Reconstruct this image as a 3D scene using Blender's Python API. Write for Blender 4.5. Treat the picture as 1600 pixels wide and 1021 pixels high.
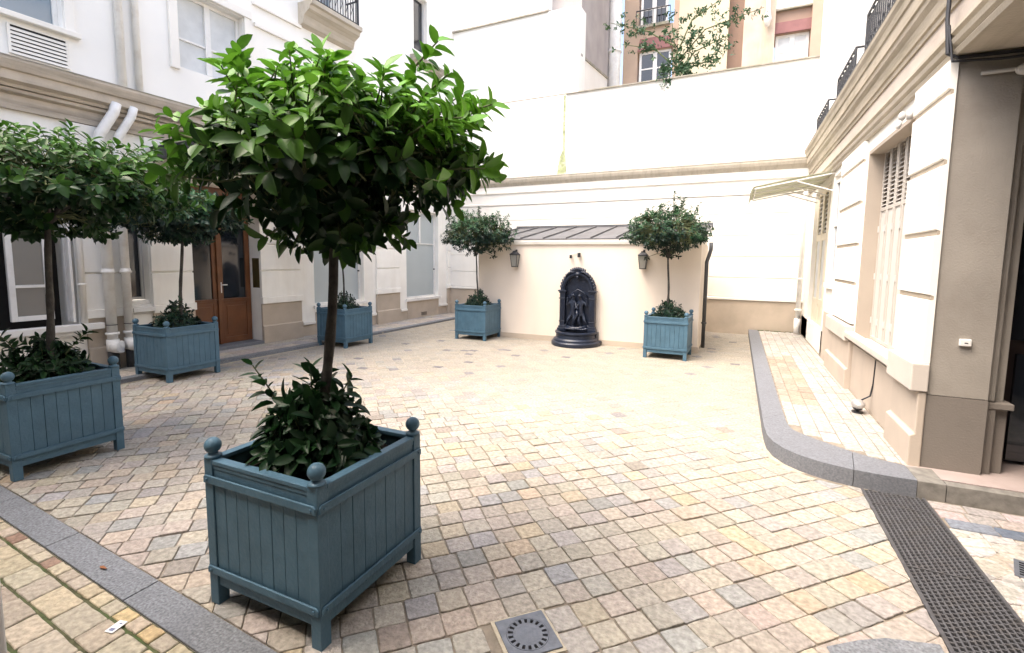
import bpy, bmesh, math, random
import numpy as np
from mathutils import Vector, Matrix
random.seed(7); rng = np.random.default_rng(7)
for o in list(bpy.data.objects): bpy.data.objects.remove(o)
scn = bpy.context.scene
COL = scn.collection

# ------------------------------------------------------------ camera
cd = bpy.data.cameras.new('camera'); cam = bpy.data.objects.new('camera', cd); COL.objects.link(cam)
pitch, roll, yaw = math.radians(5.7), math.atan(.0105), math.radians(24.7)
F = Vector((-math.sin(yaw)*math.cos(pitch), math.cos(yaw)*math.cos(pitch), -math.sin(pitch)))
R0 = Vector((math.cos(yaw), math.sin(yaw), 0)); U0 = R0.cross(F)
Rr = math.cos(roll)*R0 + math.sin(roll)*U0; Ur = -math.sin(roll)*R0 + math.cos(roll)*U0
m = Matrix((Rr, Ur, -F)).transposed().to_4x4(); m.translation = Vector((0, 0, 1.6)); cam.matrix_world = m
cd.sensor_width = 36; cd.lens = 760/1600*36; cd.shift_y = -(510.5-482)/1600
cd.clip_start = .05; cd.clip_end = 300
scn.camera = cam  # ground, wall and planter positions below: back-projected from image pixels through this camera

# ------------------------------------------------------------ light
SUN_EL, SUN_AZ = math.radians(62), math.radians(222)     # azimuth clockwise from +y
w = bpy.data.worlds.new('World'); scn.world = w; w.use_nodes = True
nt = w.node_tree; bg = nt.nodes['Background']
sky = nt.nodes.new('ShaderNodeTexSky'); sky.sky_type = 'NISHITA'; sky.sun_disc = False
sky.sun_elevation = SUN_EL; sky.sun_rotation = SUN_AZ
sky.air_density = 1.0; sky.dust_density = 6.0; sky.ozone_density = .6
nt.links.new(sky.outputs[0], bg.inputs[0]); bg.inputs[1].default_value = .15
sl = bpy.data.lights.new('sun', 'SUN'); sl.energy = .72; sl.angle = math.radians(50); sl.color = (1, .94, .86)
so = bpy.data.objects.new('sun', sl); COL.objects.link(so)
sd = Vector((math.sin(SUN_AZ)*math.cos(SUN_EL), math.cos(SUN_AZ)*math.cos(SUN_EL), math.sin(SUN_EL)))
so.rotation_euler = sd.to_track_quat('Z', 'Y').to_euler(); so.location = (0, 0, 20)
scn.view_settings.view_transform = 'Standard'; scn.view_settings.look = 'None'
scn.view_settings.gamma = 1; scn.view_settings.exposure = 2.0

# ------------------------------------------------------------ materials
MATS = {}
def mat(name, col, rough=.8, noise=.12, scale=6, bump=.15, bscale=60, metal=0, spec=.4, stain=None, stain_amt=0, stain_scale=1.5, streak=False, attr=None, trans=0, coat=0):
    mt = bpy.data.materials.new(name); mt.use_nodes = True; MATS[name] = mt
    n = mt.node_tree.nodes; l = mt.node_tree.links; b = n['Principled BSDF']
    tc = n.new('ShaderNodeTexCoord')
    nz = n.new('ShaderNodeTexNoise'); nz.inputs['Scale'].default_value = scale; nz.inputs['Detail'].default_value = 8
    l.new(tc.outputs['Object'], nz.inputs['Vector'])
    mx = n.new('ShaderNodeMix'); mx.data_type = 'RGBA'; mx.blend_type = 'MULTIPLY'; mx.inputs[0].default_value = 1
    rp = n.new('ShaderNodeValToRGB'); rp.color_ramp.elements[0].position = .3; rp.color_ramp.elements[1].position = .7
    lo, hi = 1-noise, 1+noise*.5
    rp.color_ramp.elements[0].color = (lo, lo, lo, 1); rp.color_ramp.elements[1].color = (hi, hi, hi, 1)
    l.new(nz.outputs['Fac'], rp.inputs[0]); l.new(rp.outputs[0], mx.inputs[7])
    if attr:
        at = n.new('ShaderNodeAttribute'); at.attribute_name = attr; l.new(at.outputs['Color'], mx.inputs[6])
    else: mx.inputs[6].default_value = (*col, 1)
    out = mx.outputs[2]
    if stain:
        n2 = n.new('ShaderNodeTexNoise'); n2.inputs['Scale'].default_value = stain_scale; n2.inputs['Detail'].default_value = 10; n2.inputs['Roughness'].default_value = .65
        if streak:
            mp = n.new('ShaderNodeMapping'); mp.inputs['Scale'].default_value = (1, 1, .12) if streak == 'v' else (6, .25, 3)
            l.new(tc.outputs['Object'], mp.inputs[0]); l.new(mp.outputs[0], n2.inputs['Vector'])
        else: l.new(tc.outputs['Object'], n2.inputs['Vector'])
        r2 = n.new('ShaderNodeValToRGB'); r2.color_ramp.elements[0].position = .48; r2.color_ramp.elements[1].position = .72
        l.new(n2.outputs['Fac'], r2.inputs[0])
        mm = n.new('ShaderNodeMath'); mm.operation = 'MULTIPLY'; mm.inputs[1].default_value = stain_amt; l.new(r2.outputs[0], mm.inputs[0])
        m3 = n.new('ShaderNodeMix'); m3.data_type = 'RGBA'; l.new(mm.outputs[0], m3.inputs[0]); l.new(out, m3.inputs[6]); m3.inputs[7].default_value = (*stain, 1)
        out = m3.outputs[2]
    l.new(out, b.inputs['Base Color'])
    b.inputs['Roughness'].default_value = rough; b.inputs['Metallic'].default_value = metal
    b.inputs['Specular IOR Level'].default_value = spec
    if coat: b.inputs['Coat Weight'].default_value = coat
    if bump:
        n4 = n.new('ShaderNodeTexNoise'); n4.inputs['Scale'].default_value = bscale; n4.inputs['Detail'].default_value = 6
        l.new(tc.outputs['Object'], n4.inputs['Vector'])
        bp = n.new('ShaderNodeBump'); bp.inputs['Strength'].default_value = bump; bp.inputs['Distance'].default_value = .01
        l.new(n4.outputs['Fac'], bp.inputs['Height']); l.new(bp.outputs[0], b.inputs['Normal'])
    if trans:
        tr = n.new('ShaderNodeBsdfTranslucent'); l.new(out, tr.inputs['Color'])
        ms = n.new('ShaderNodeMixShader'); ms.inputs[0].default_value = trans
        l.new(b.outputs[0], ms.inputs[1]); l.new(tr.outputs[0], ms.inputs[2])
        l.new(ms.outputs[0], n['Material Output'].inputs['Surface'])
    return mt
def glass(name, col, rough=.08, alpha=1):
    mt = mat(name, col, rough, .1, 2, 0, spec=.8); return mt
cream = mat('cream_render', (.83, .805, .745), .9, .05, 2, .12, 90, stain=(.68, .62, .53), stain_amt=.3, stain_scale=1.2, streak='v')
creaml = mat('cream_render_left_lightened', (.90, .885, .83), .9, .06, 3, .15, 90, stain=(.66, .60, .50), stain_amt=.4, stain_scale=1.8, streak='v')  # lighter copy of cream, making up for weak light on this facade
bright = mat('pale_upper_render', (.87, .855, .81), .9, .04, 1.5, .12, 90, stain=(.76, .72, .64), stain_amt=.25, stain_scale=.8, streak='v')
groovem = mat('groove_shade_render', (.42, .36, .28), .95, .1, 8, .2)  # groove shade put into the render colour
plinth = mat('plinth_render', (.50, .425, .34), .9, .1, 3, .2, 80, stain=(.34, .29, .23), stain_amt=.4, stain_scale=2)
stone = mat('cornice_stone', (.56, .49, .40), .9, .14, 5, .3, 50, stain=(.20, .17, .13), stain_amt=.75, stain_scale=2.2, streak='h')
stone2 = mat('cornice_stone_right', (.50, .45, .37), .9, .1, 5, .3, 50, stain=(.30, .26, .19), stain_amt=.6, stain_scale=2.2, streak='h')
jambm = mat('jamb_shade_render', (.31, .285, .25), .9, .12, 3, .3, 80, stain=(.20, .175, .15), stain_amt=.55, stain_scale=2)  # darkened: shade under the passage is put into this colour
jambd = mat('jamb_base_shade_render', (.20, .178, .155), .9, .14, 3, .3, 80, stain=(.13, .115, .10), stain_amt=.5, stain_scale=3)  # darker base tone that also carries the passage shade
capm = mat('coping_tile', (.36, .33, .28), .9, .25, 8, .4, 40, stain=(.16, .18, .08), stain_amt=.6, stain_scale=3)
moss = mat('moss_stain', (.36, .40, .22), .95, .4, 9, .3, stain=(.70, .68, .56), stain_amt=.9, stain_scale=7)
blue = mat('blue_paint', (.066, .138, .196), .5, .16, 7, .3, 55, spec=.35, stain=(.085, .15, .20), stain_amt=.45, stain_scale=14)
blued = mat('blue_joint', (.05, .10, .12), .8, .1)
white = mat('white_paint', (.78, .77, .74), .45, .05, 4, .05, stain=(.5, .46, .4), stain_amt=.3, stain_scale=6)
whitepipe = mat('pipe_paint', (.86, .85, .81), .5, .06, 4, .1, stain=(.42, .34, .26), stain_amt=.35, stain_scale=5)
greypaint = mat('grey_paint', (.55, .54, .52), .6, .06, 4, .05)
darkglass = glass('dark_glass', (.012, .016, .022), .06)
skyglass = glass('pale_glass', (.20, .25, .29), .1)
frost = mat('frosted_glass', (.42, .47, .48), .3, .08, 1.2, 0, spec=.6)
greyglass = mat('veiled_glass', (.16, .16, .15), .15, .1, 1.5, 0, spec=.7)
curtain = mat('net_curtain', (.62, .64, .64), .6, .12, 5, 0)
darkroom = mat('dark_interior', (.02, .018, .016), .9, .2)
wood = mat('varnished_wood', (.15, .058, .022), .35, .25, 5, .1, 30, spec=.5, stain=(.13, .04, .015), stain_amt=.7, stain_scale=5, streak='v')
brass = mat('brass_plate', (.16, .13, .05), .4, .2, metal=.7)
iron = mat('black_iron', (.02, .022, .028), .45, .2, 8, .1, spec=.5)
castiron = mat('navy_cast_iron', (.008, .0135, .030), .40, .3, 14, .35, 40, spec=.5, stain=(.022, .034, .058), stain_amt=.6, stain_scale=16)
zinc = mat('zinc_roof', (.13, .13, .135), .6, .2, 4, .15, 25, metal=.1, stain=(.08, .075, .07), stain_amt=.6, stain_scale=3)
pipegrey = mat('grey_zinc_pipe', (.075, .08, .085), .5, .15, 4, .1, metal=.3)
bark = mat('bark', (.05, .046, .042), .9, .4, 18, .7, 45, stain=(.10, .105, .085), stain_amt=.5, stain_scale=12)
twig = mat('twig_bark', (.10, .12, .05), .8, .3, 18, .3)
soil = mat('soil', (.02, .015, .011), .95, .5, 30, .8, 40)
granite = mat('blue_granite', (.20, .212, .228), .75, .5, 85, .35, 90, stain=(.11, .115, .13), stain_amt=.6, stain_scale=4)
granite2 = mat('pale_granite', (.165, .175, .195), .75, .3, 70, .3, 90, stain=(.14, .145, .16), stain_amt=.5, stain_scale=3)
pinkstone = mat('pink_step_stone', (.36, .30, .28), .7, .1, 8, .2, 60, stain=(.34, .27, .25), stain_amt=.5)
kerbdark = mat('dark_kerb_stone', (.20, .19, .17), .8, .3, 20, .3, 50)
jointm = mat('joint_sand', (.25, .215, .17), 1, .4, 14, .6, 50, stain=(.13, .11, .08), stain_amt=.6, stain_scale=2)
jointf = mat('pale_joint_sand', (.44, .38, .29), 1, .25, 14, .4, 50)
jointmoss = mat('mossy_joint', (.10, .10, .05), 1, .5, 20, .8, 50, stain=(.05, .11, .025), stain_amt=.9, stain_scale=6)
settm = mat('sett_stone', (1, 1, 1), .72, .34, 38, .7, 85, attr='tint', stain=(.22, .20, .17), stain_amt=.34, stain_scale=2.2, spec=.3)
grating = mat('galvanised_grating', (.105, .105, .112), .5, .3, 30, .2, metal=.3, stain=(.09, .075, .06), stain_amt=.5, stain_scale=12)
drainm = mat('drain_cast_iron', (.16, .175, .20), .55, .25, 25, .3, metal=.4, stain=(.10, .10, .11), stain_amt=.5, stain_scale=14)
black = mat('void_shade_black', (.004, .004, .005), .9, .1)  # flat black standing in for the dark depth of drain slots
leafm = mat('leaf', (1, 1, 1), .42, .12, 30, 0, attr='tint', spec=.28, trans=.24)
leafd = mat('leaf_small', (1, 1, 1), .42, .12, 30, 0, attr='tint', spec=.35, trans=.15)
orange = mat('orange_render', (.46, .345, .26), .9, .12, 2, .2, stain=(.45, .32, .24), stain_amt=.5)
yellow = mat('yellow_render', (.60, .53, .38), .9, .08, 2, .1)
brownr = mat('brown_render', (.34, .235, .18), .9, .12, 2, .2)
greyr = mat('grey_render', (.42, .38, .36), .95, .14, 2, .2, stain=(.30, .27, .26), stain_amt=.6, stain_scale=1, streak='v')
redl = mat('red_lintel', (.26, .125, .12), .8, .15)
awnm = mat('awning_plastic', (.60, .60, .49), .5, .12, 6, .05, trans=.35, stain=(.36, .37, .22), stain_amt=.5, stain_scale=4)
lamp_glass = mat('lamp_glass', (.50, .50, .46), .15, .1, 4, 0, spec=.8, trans=.5)
cardm = mat('card', (.8, .8, .78), .6, .03)
leafdry = mat('dry_leaf', (.30, .12, .05), .8, .3)

# ------------------------------------------------------------ helpers
class MB:
    def __init__(s): s.v = []; s.f = []; s.t = []; s.tint = None
    def add(s, vs, fs, tint=None):
        b = len(s.v); s.v += [tuple(v) for v in vs]; s.f += [tuple(i+b for i in f) for f in fs]
        if tint is not None: s.t += [tint]*len(vs)
        return s
    def box(s, x0, x1, y0, y1, z0, z1):
        s.add([(x0,y0,z0),(x1,y0,z0),(x1,y1,z0),(x0,y1,z0),(x0,y0,z1),(x1,y0,z1),(x1,y1,z1),(x0,y1,z1)],
              [(0,3,2,1),(4,5,6,7),(0,1,5,4),(1,2,6,5),(2,3,7,6),(3,0,4,7)]); return s
    def tube(s, pts, r, n=10, cap=True):
        pts = [Vector(p) for p in pts]; rs = r if isinstance(r, (list, tuple)) else [r]*len(pts)
        b = len(s.v); up = Vector((0, 0, 1))
        for i, p in enumerate(pts):
            d = (pts[min(i+1, len(pts)-1)]-pts[max(i-1, 0)]).normalized()
            a = d.cross(up if abs(d.z) < .95 else Vector((1, 0, 0))).normalized()
            if i and a.dot(pa) < 0 and abs(d.z) < .95: pass
            c = d.cross(a)
            if i:
                a = (pa - d*pa.dot(d)).normalized(); c = d.cross(a)
            pa = a
            for k in range(n):
                t = 2*math.pi*k/n; s.v.append(tuple(p+rs[i]*(a*math.cos(t)+c*math.sin(t))))
        for i in range(len(pts)-1):
            for k in range(n):
                s.f.append((b+i*n+k, b+i*n+(k+1) % n, b+(i+1)*n+(k+1) % n, b+(i+1)*n+k))
        if cap:
            s.f.append(tuple(b+k for k in range(n))[::-1]); s.f.append(tuple(b+(len(pts)-1)*n+k for k in range(n)))
        return s
    def lathe(s, prof, c=(0,0,0), n=20, a0=0, a1=2*math.pi):
        full = abs(a1-a0-2*math.pi) < 1e-6; m_ = n if full else n+1; b = len(s.v)
        for r, z in prof:
            for k in range(m_):
                t = a0+(a1-a0)*k/n; s.v.append((c[0]+r*math.cos(t), c[1]+r*math.sin(t), c[2]+z))
        for i in range(len(prof)-1):
            for k in range(n):
                k2 = (k+1) % m_
                s.f.append((b+i*m_+k, b+i*m_+k2, b+(i+1)*m_+k2, b+(i+1)*m_+k))
        return s
    def prism(s, poly, h0, h1, axis='y'):
        # poly of (u,v); axis y: (x,z) extruded y ; axis z: (x,y) extruded z ; axis x: (y,z) extruded x
        def P(u, v, h): return {'y': (u, h, v), 'z': (u, v, h), 'x': (h, u, v)}[axis]
        n = len(poly); s.add([P(u, v, h0) for u, v in poly]+[P(u, v, h1) for u, v in poly],
              [tuple(range(n))[::-1], tuple(range(n, 2*n))]+[(i, (i+1) % n, n+(i+1) % n, n+i) for i in range(n)]); return s
    def sphere(s, c, r, n=14, m_=8, sc=(1,1,1)):
        b = len(s.v)
        for i in range(m_+1):
            ph = math.pi*i/m_
            for k in range(n):
                t = 2*math.pi*k/n
                s.v.append((c[0]+sc[0]*r*math.sin(ph)*math.cos(t), c[1]+sc[1]*r*math.sin(ph)*math.sin(t), c[2]+sc[2]*r*math.cos(ph)))
        for i in range(m_):
            for k in range(n): s.f.append((b+i*n+k, b+(i+1)*n+k, b+(i+1)*n+(k+1) % n, b+i*n+(k+1) % n))
        return s
    def build(s, name, mt, parent=None, bevel=0, smooth=False, fix=True):
        me = bpy.data.meshes.new(name); me.from_pydata(s.v, [], s.f)
        if s.t:
            at = me.color_attributes.new('tint', 'FLOAT_COLOR', 'POINT')
            at.data.foreach_set('color', np.array([(*c, 1) for c in s.t], dtype=np.float32).ravel())
        if fix:
            bm = bmesh.new(); bm.from_mesh(me); bmesh.ops.recalc_face_normals(bm, faces=bm.faces); bm.to_mesh(me); bm.free()
        me.materials.append(mt); o = bpy.data.objects.new(name, me); COL.objects.link(o); o.parent = parent
        if bevel:
            md = o.modifiers.new('bevel', 'BEVEL'); md.width = bevel; md.segments = 2; md.limit_method = 'ANGLE'; md.angle_limit = math.radians(40)
        if smooth: me.shade_smooth()
        return o
def tag(o, label=None, cat=None, group=None, kind=None):
    if label: o['label'] = label
    if cat: o['category'] = cat
    if group: o['group'] = group
    if kind: o['kind'] = kind
    return o
def empty(name, loc=(0,0,0), rz=0):
    o = bpy.data.objects.new(name, None); o.empty_display_size = .1; COL.objects.link(o); o.location = loc; o.rotation_euler = (0, 0, rz); return o
def copy_tree(o, parent=None):
    c = o.copy(); COL.objects.link(c); c.parent = parent
    for ch in list(o.children): copy_tree(ch, c)
    return c
B = lambda *a: MB().box(*a)

# ------------------------------------------------------------ GROUND
gb = MB(); 
# joint bed: sheet under the setts, sunk near the camera, nearly flush further back
xs = [-9, -7, -5, -3, -1, 1, 3, 8]; ys = [-4, 1.0, 3.2, 4.2, 4.9, 6, 12.6]
zf = {-4: -.011, 1.0: -.010, 3.2: -.009, 4.2: -.006, 4.9: -.003, 6: -.002, 12.6: -.002}
gv = [(x, y, zf[y]) for y in ys for x in xs]
nx = len(xs)
nearf = [(j*nx+i, j*nx+i+1, (j+1)*nx+i+1, (j+1)*nx+i) for j in range(0, 3) for i in range(nx-1)]
farf = [(j*nx+i, j*nx+i+1, (j+1)*nx+i+1, (j+1)*nx+i) for j in range(3, len(ys)-1) for i in range(nx-1)]
tag(MB().add(gv, nearf).build('ground', jointm), kind='structure')
tag(MB().add(gv, farf).build('ground', jointf), kind='structure')
tag(B(-200, 200, -200, 200, -.6, -.5).build('ground', jointf), kind='structure')

def clip(poly, a, b, c):          # keep a*x+b*y<=c
    out = []
    for i in range(len(poly)):
        p, q = poly[i], poly[(i+1) % len(poly)]
        dp, dq = a*p[0]+b*p[1]-c, a*q[0]+b*q[1]-c
        if dp <= 0: out.append(p)
        if dp*dq < 0:
            t = dp/(dp-dq); out.append((p[0]+t*(q[0]-p[0]), p[1]+t*(q[1]-p[1])))
    return out
def area(p): return abs(sum(p[i][0]*p[(i+1) % len(p)][1]-p[(i+1) % len(p)][0]*p[i][1] for i in range(len(p)))/2)
PAL = [((.50,.43,.335), 30), ((.46,.40,.32), 24), ((.55,.45,.31), 13), ((.42,.385,.335), 16), ((.36,.36,.355), 8), ((.34,.36,.375), 4), ((.50,.40,.315), 4), ((.56,.42,.24), 4), ((.27,.20,.16), 1.2), ((.30,.285,.27), 3)]
PC = [p[0] for p in PAL]; PW = [p[1] for p in PAL]
def stonecol(pal=None):
    c = random.choices(PC, PW)[0] if pal is None else random.choice(pal)
    if pal is None: c = tuple(c[i]*.52+(.425,.405,.37)[i]*.48 for i in range(3)); c = tuple(q*.90 for q in c)
    k = random.uniform(.84, 1.02); return tuple(max(0, x*k*random.uniform(.97, 1.03)) for x in c)
def sett(mb, poly, z, col, bev=.007, dz=.0, sub=True):
    # worn stone: wobbly outline, rounded shoulder, slightly tilted top
    if area(poly) < .0012: return
    cx = sum(p[0] for p in poly)/len(poly); cy = sum(p[1] for p in poly)/len(poly)
    out = []
    for i in range(len(poly)):
        p, q = poly[i], poly[(i+1) % len(poly)]; L = math.hypot(q[0]-p[0], q[1]-p[1])
        if L < .02: out.append(p); continue
        c1 = random.uniform(.02, .06); c2 = random.uniform(.02, .06)
        lerp = lambda t, j: (p[0]+t*(q[0]-p[0])+random.uniform(-j, j), p[1]+t*(q[1]-p[1])+random.uniform(-j, j))
        out += [lerp(c1, .0010)] + ([lerp(.36, .0025), lerp(.68, .0025)] if sub else []) + [lerp(1-c2, .0010)]
    n = len(out); tx, ty = random.uniform(-.012, .012), random.uniform(-.012, .012)
    def ring(k, zz, wob=0):
        r = []
        for x, y in out:
            d = math.hypot(x-cx, y-cy); f = max(.2, 1-k/d)
            X, Y = cx+(x-cx)*f, cy+(y-cy)*f
            r.append((X, Y, zz+(X-cx)*tx+(Y-cy)*ty+random.uniform(-wob, wob)))
        return r
    vs = ring(0, z-.02)+ring(0, z-bev*.75)+ring(bev*.45, z-bev*.2, .0005)+ring(bev*1.7, z, .0007)
    fs = []
    for k in range(3):
        for i in range(n): fs.append((k*n+i, k*n+(i+1) % n, (k+1)*n+(i+1) % n, (k+1)*n+i))
    b = len(vs); vs.append((cx, cy, z+.0012)); 
    for i in range(n): fs.append((3*n+i, 3*n+(i+1) % n, b))
    mb.add(vs, fs, col)
BAND = lambda x: 1.27+(-1.6-x)*.066          # far edge of the granite band
pv = MB(); P_ = .1425; u = (math.cos(math.radians(45)), math.sin(math.radians(45))); v_ = (-u[1], u[0])
O = (-.73, 1.955)                              # a joint crossing
grid = {}
for a in range(-70, 90):
    off = random.uniform(-.02, .02); wv = P_
    cuts = {b: b*P_+random.uniform(-.006, .006)+off for b in range(-80, 90)}
    for b in range(-80, 89):
        s0, s1 = cuts[b], cuts[b+1]
        if random.random() < .0: continue
        t0, t1 = a*P_, (a+1)*P_
        cx = O[0]+u[0]*(s0+s1)/2+v_[0]*(t0+t1)/2; cy = O[1]+u[1]*(s0+s1)/2+v_[1]*(t0+t1)/2
        if not (-7.25 < cx < 1.6 and .9 < cy < 12.3): continue
        if cy > 9.05 and -4.98 < cx < -.56: continue
        if a in (-2, -1) and b in (-1, 0) : pass
        g = random.uniform(.0022, .0052) if cy < 4.4 else .0022
        j = lambda: random.uniform(-.0018, .0018)
        q = [(s0+g+j(), t0+g+j()), (s1-g+j(), t0+g+j()), (s1-g+j(), t1-g+j()), (s0+g+j(), t1-g+j())]
        poly = [(O[0]+u[0]*s+v_[0]*t, O[1]+u[1]*s+v_[1]*t) for s, t in q]
        if a in (-2, -1, -3, 0) and b in (-3, -2, -1, 0, 1, 2):       # hole for the drain cover
            DX, DY = -.735, 1.795
            sx = (cx-DX)*u[0]+(cy-DY)*u[1]; sy = (cx-DX)*v_[0]+(cy-DY)*v_[1]
            H_ = .125
            if abs(sx) < H_ and abs(sy) < H_: continue
            if abs(sx) < .2 and abs(sy) < .2:
                if abs(sx) > abs(sy):
                    sg = 1 if sx > 0 else -1; poly = clip(poly, -sg*u[0], -sg*u[1], -(H_)+(-sg)*(DX*u[0]+DY*u[1]))
                else:
                    sg = 1 if sy > 0 else -1; poly = clip(poly, -sg*v_[0], -sg*v_[1], -(H_)+(-sg)*(DX*v_[0]+DY*v_[1]))
        poly = clip(poly, -.066, -1, -(1.27-1.6*.066+.006))            # band
        if cx < -6: poly = clip(poly, -1, .03, 7.0+.0)                  # left gutter
        if cy > 4.9: poly = clip(poly, 1, 0, .292) if cx < .45 else []
        elif cy > 4.04:
            if cx > .25:
                # rounded kerb corner: circle centre (.85,4.83) r .56
                if cx > .95: poly = clip(poly, 0, 1, 4.075)
                else:
                    dx, dy = cx-.86, cy-4.66; d = math.hypot(dx, dy)
                    if dx < 0 and dy < 0:
                        if d < .585-.02: poly = []
                        else: poly = clip(poly, -dx/d, -dy/d, -(.585)+(-dx*.86-dy*4.66)/d)
                    elif dy >= 0: poly = clip(poly, 1, 0, .285)
                    else: poly = clip(poly, 0, 1, 4.075)
        if poly and cy < 4.3 and cx > .7:
            if cx < 1.06: poly = clip(poly, 1, 0, .882)
            else:
                poly = clip(poly, -1, 0, -1.248); 
                if poly: poly = clip(poly, 0, 1, 3.655)
        if cy > 8.85 and -5.3 < cx < -.3: 
            if -4.98 < cx < -.56: poly = clip(poly, 0, 1, 9.0)
        if len(poly) < 3: continue
        c = stonecol()
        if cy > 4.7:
            wt = min(1, (cy-4.7)/1.5)*.75; k = random.uniform(.9, 1.06)  # far stones more even, and darkened to offset the brighter light there
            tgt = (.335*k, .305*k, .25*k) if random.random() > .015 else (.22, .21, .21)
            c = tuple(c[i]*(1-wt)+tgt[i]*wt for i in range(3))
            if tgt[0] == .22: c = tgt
        z = random.gauss(0, .0022) if cy < 4.6 else random.uniform(-.0010, .0012)
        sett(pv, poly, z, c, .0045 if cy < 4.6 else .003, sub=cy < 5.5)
# dark little setts seen by the planters
for x, y in ((-5.43,5.94),(-4.57,7.21),(-4.05,7.07),(-4.27,7.32),(-4.14,7.39),(-3.3,7.34),(-3.73,6.51),(-3.63,7.71),(-3.97,6.01),(-4.89,5.44),(-5.6,7.4),(-5.2,8.0),(-2.5,7.6),(-.35,9.6),(.0,10.6),(.05,8.3)):
    sett(pv, [(x-.07,y-.05),(x+.07,y-.05),(x+.07,y+.05),(x-.07,y+.05)], .004, (.17,.16,.17), .003, sub=False)
tag(pv.build('paving', settm, fix=False), kind='structure')
# mortar collar round the drain cover
mo = MB(); DC = Vector((-.735, 1.795)); q = [DC+Vector(u)*s*.128+Vector(v_)*t*.128 for s, t in ((-1,-1),(1,-1),(1,1),(-1,1))]
mortar = mat('drain_mortar', (.42, .375, .29), .95, .2, 30, .5, 60)
mo.prism([tuple(p) for p in q], -.02, -.003, 'z'); tag(mo.build('ground', mortar), kind='structure')

# large slabs in front of the band
bs = MB(); y = 0
def row(mb, y0, y1, x0, x1, lmin, lmax, pal=None, slope=-.066, z=0, gap=.004, bev=.007):
    x = x0-(random.uniform(0, lmax) if slope else 0)
    while x < x1:
        L = random.uniform(lmin, lmax); X0, X1 = x+gap, x+L-gap
        f = lambda X, Y: (X, Y+slope*(X+1.6))
        sett(mb, [f(X0, y0+gap), f(X1, y0+gap), f(X1, y1-gap), f(X0, y1-gap)], z+random.uniform(-.002, .002), stonecol(pal), bev)
        x += L
TP = [(.52,.45,.34),(.49,.42,.32),(.53,.44,.31),(.46,.40,.31),(.50,.43,.33)]
SP = TP+[(.45,.36,.30),(.57,.44,.24),(.30,.20,.15),(.55,.47,.33)]
row(bs, 1.035, 1.11, -4.9, -1.0, .10, .13, SP)
for y0, y1 in ((.895,1.03),(.755,.89),(.60,.75),(.45,.595),(.3,.445),(.1,.295)): row(bs, y0, y1, -4.9, -.8, .15, .24, TP)
tag(bs.build('paving', settm, fix=False), kind='structure')
mb = MB(); mb.prism([(-5, 1.11+.066*3.4), (-.8, 1.11-.066*.8), (-.8, .05), (-5, .05+.2)], -.012, -.0075, 'z'); tag(mb.build('ground', jointmoss), kind='structure')
# granite band
gb = MB(); x = -7.0
f = lambda X, Y: (X, Y-.066*(X+1.6))
for L in (.9, .95, .9, .87, .86, .92, .8, .8):
    X1 = x+L
    if x < -1.0: gb.prism([f(x+.003, 1.113), f(X1-.003, 1.113), f(X1-.003, 1.268), f(x+.003, 1.268)], -.03, .002+random.uniform(-.001, .001), 'z')
    x = X1
tag(gb.build('granite_band', granite, bevel=.003), kind='structure')
gp = MB(); gp.prism([(.42,2.27),(.55,2.37),(.66,2.435),(.86,2.49),(.86,2.2),(.5,2.0)], -.02, .0055, 'z'); tag(gp.build('granite_slab', granite, bevel=.004), kind='structure')

# sidewalk on the right, raised on a granite kerb
Z = .12
def arc(cx, cy, r, a0, a1, n): return [(cx+r*math.cos(math.radians(a0+(a1-a0)*i/n)), cy+r*math.sin(math.radians(a0+(a1-a0)*i/n))) for i in range(n+1)]
outer = [(.30, 11.87), (.295, 8), (.295, 4.66)] + arc(.86, 4.66, .565, 180, 270, 10)[1:] + [(1.18, 4.088)]
inner = [(.49, 11.87), (.485, 8), (.487, 5.05)] + arc(.80, 4.98, .30, 180, 250, 10)[1:-3] + [(.80, 4.62), (1.02, 4.42), (1.18, 4.345)]
def strip(mb, A, Bp, z0, z1):
    n = min(len(A), len(Bp))
    def rs(P, n):
        d = [0]
        for i in range(1, len(P)): d.append(d[-1]+math.hypot(P[i][0]-P[i-1][0], P[i][1]-P[i-1][1]))
        return [(float(np.interp(t, d, [p[0] for p in P])), float(np.interp(t, d, [p[1] for p in P]))) for t in np.linspace(0, d[-1], n)]
    return
K = 14
oN = [(.30,11.87),(.296,9.2),(.295,7.2),(.295,5.9),(.295,5.1),(.297,4.85),(.31,4.62),(.35,4.46),(.42,4.33),(.52,4.23),(.66,4.15),(.84,4.10),(1.02,4.085),(1.20,4.085)]
iN = [(.49,11.87),(.486,9.2),(.485,7.2),(.485,5.9),(.488,5.35),(.492,5.08),(.505,4.95),(.53,4.87),(.58,4.80),(.65,4.72),(.76,4.62),(.90,4.50),(1.03,4.42),(1.20,4.36)]
kb = MB()
seams = {2, 4, 11}
for i in range(K-1):
    g0 = .002 if i in seams else 0; g1 = .002 if i+1 in seams else 0
    a, b_, c, d = Vector(oN[i]), Vector(oN[i+1]), Vector(iN[i+1]), Vector(iN[i])
    t = (b_-a).normalized(); a = a+t*g0; b_ = b_-t*g1; c = c-t*g1; d = d+t*g0
    kb.add([(*a,-.03),(*b_,-.03),(*c,-.03),(*d,-.03),(*a,Z),(*b_,Z),(*c,Z),(*d,Z)], [(4,5,6,7)[::-1],(0,1,5,4),(2,3,7,6)]+([(3,0,4,7)] if i in seams or i == 0 else [])+([(1,2,6,5)] if i+1 in seams or i == K-2 else []))
tag(kb.build('kerb', granite2, bevel=0), kind='structure')
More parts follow.
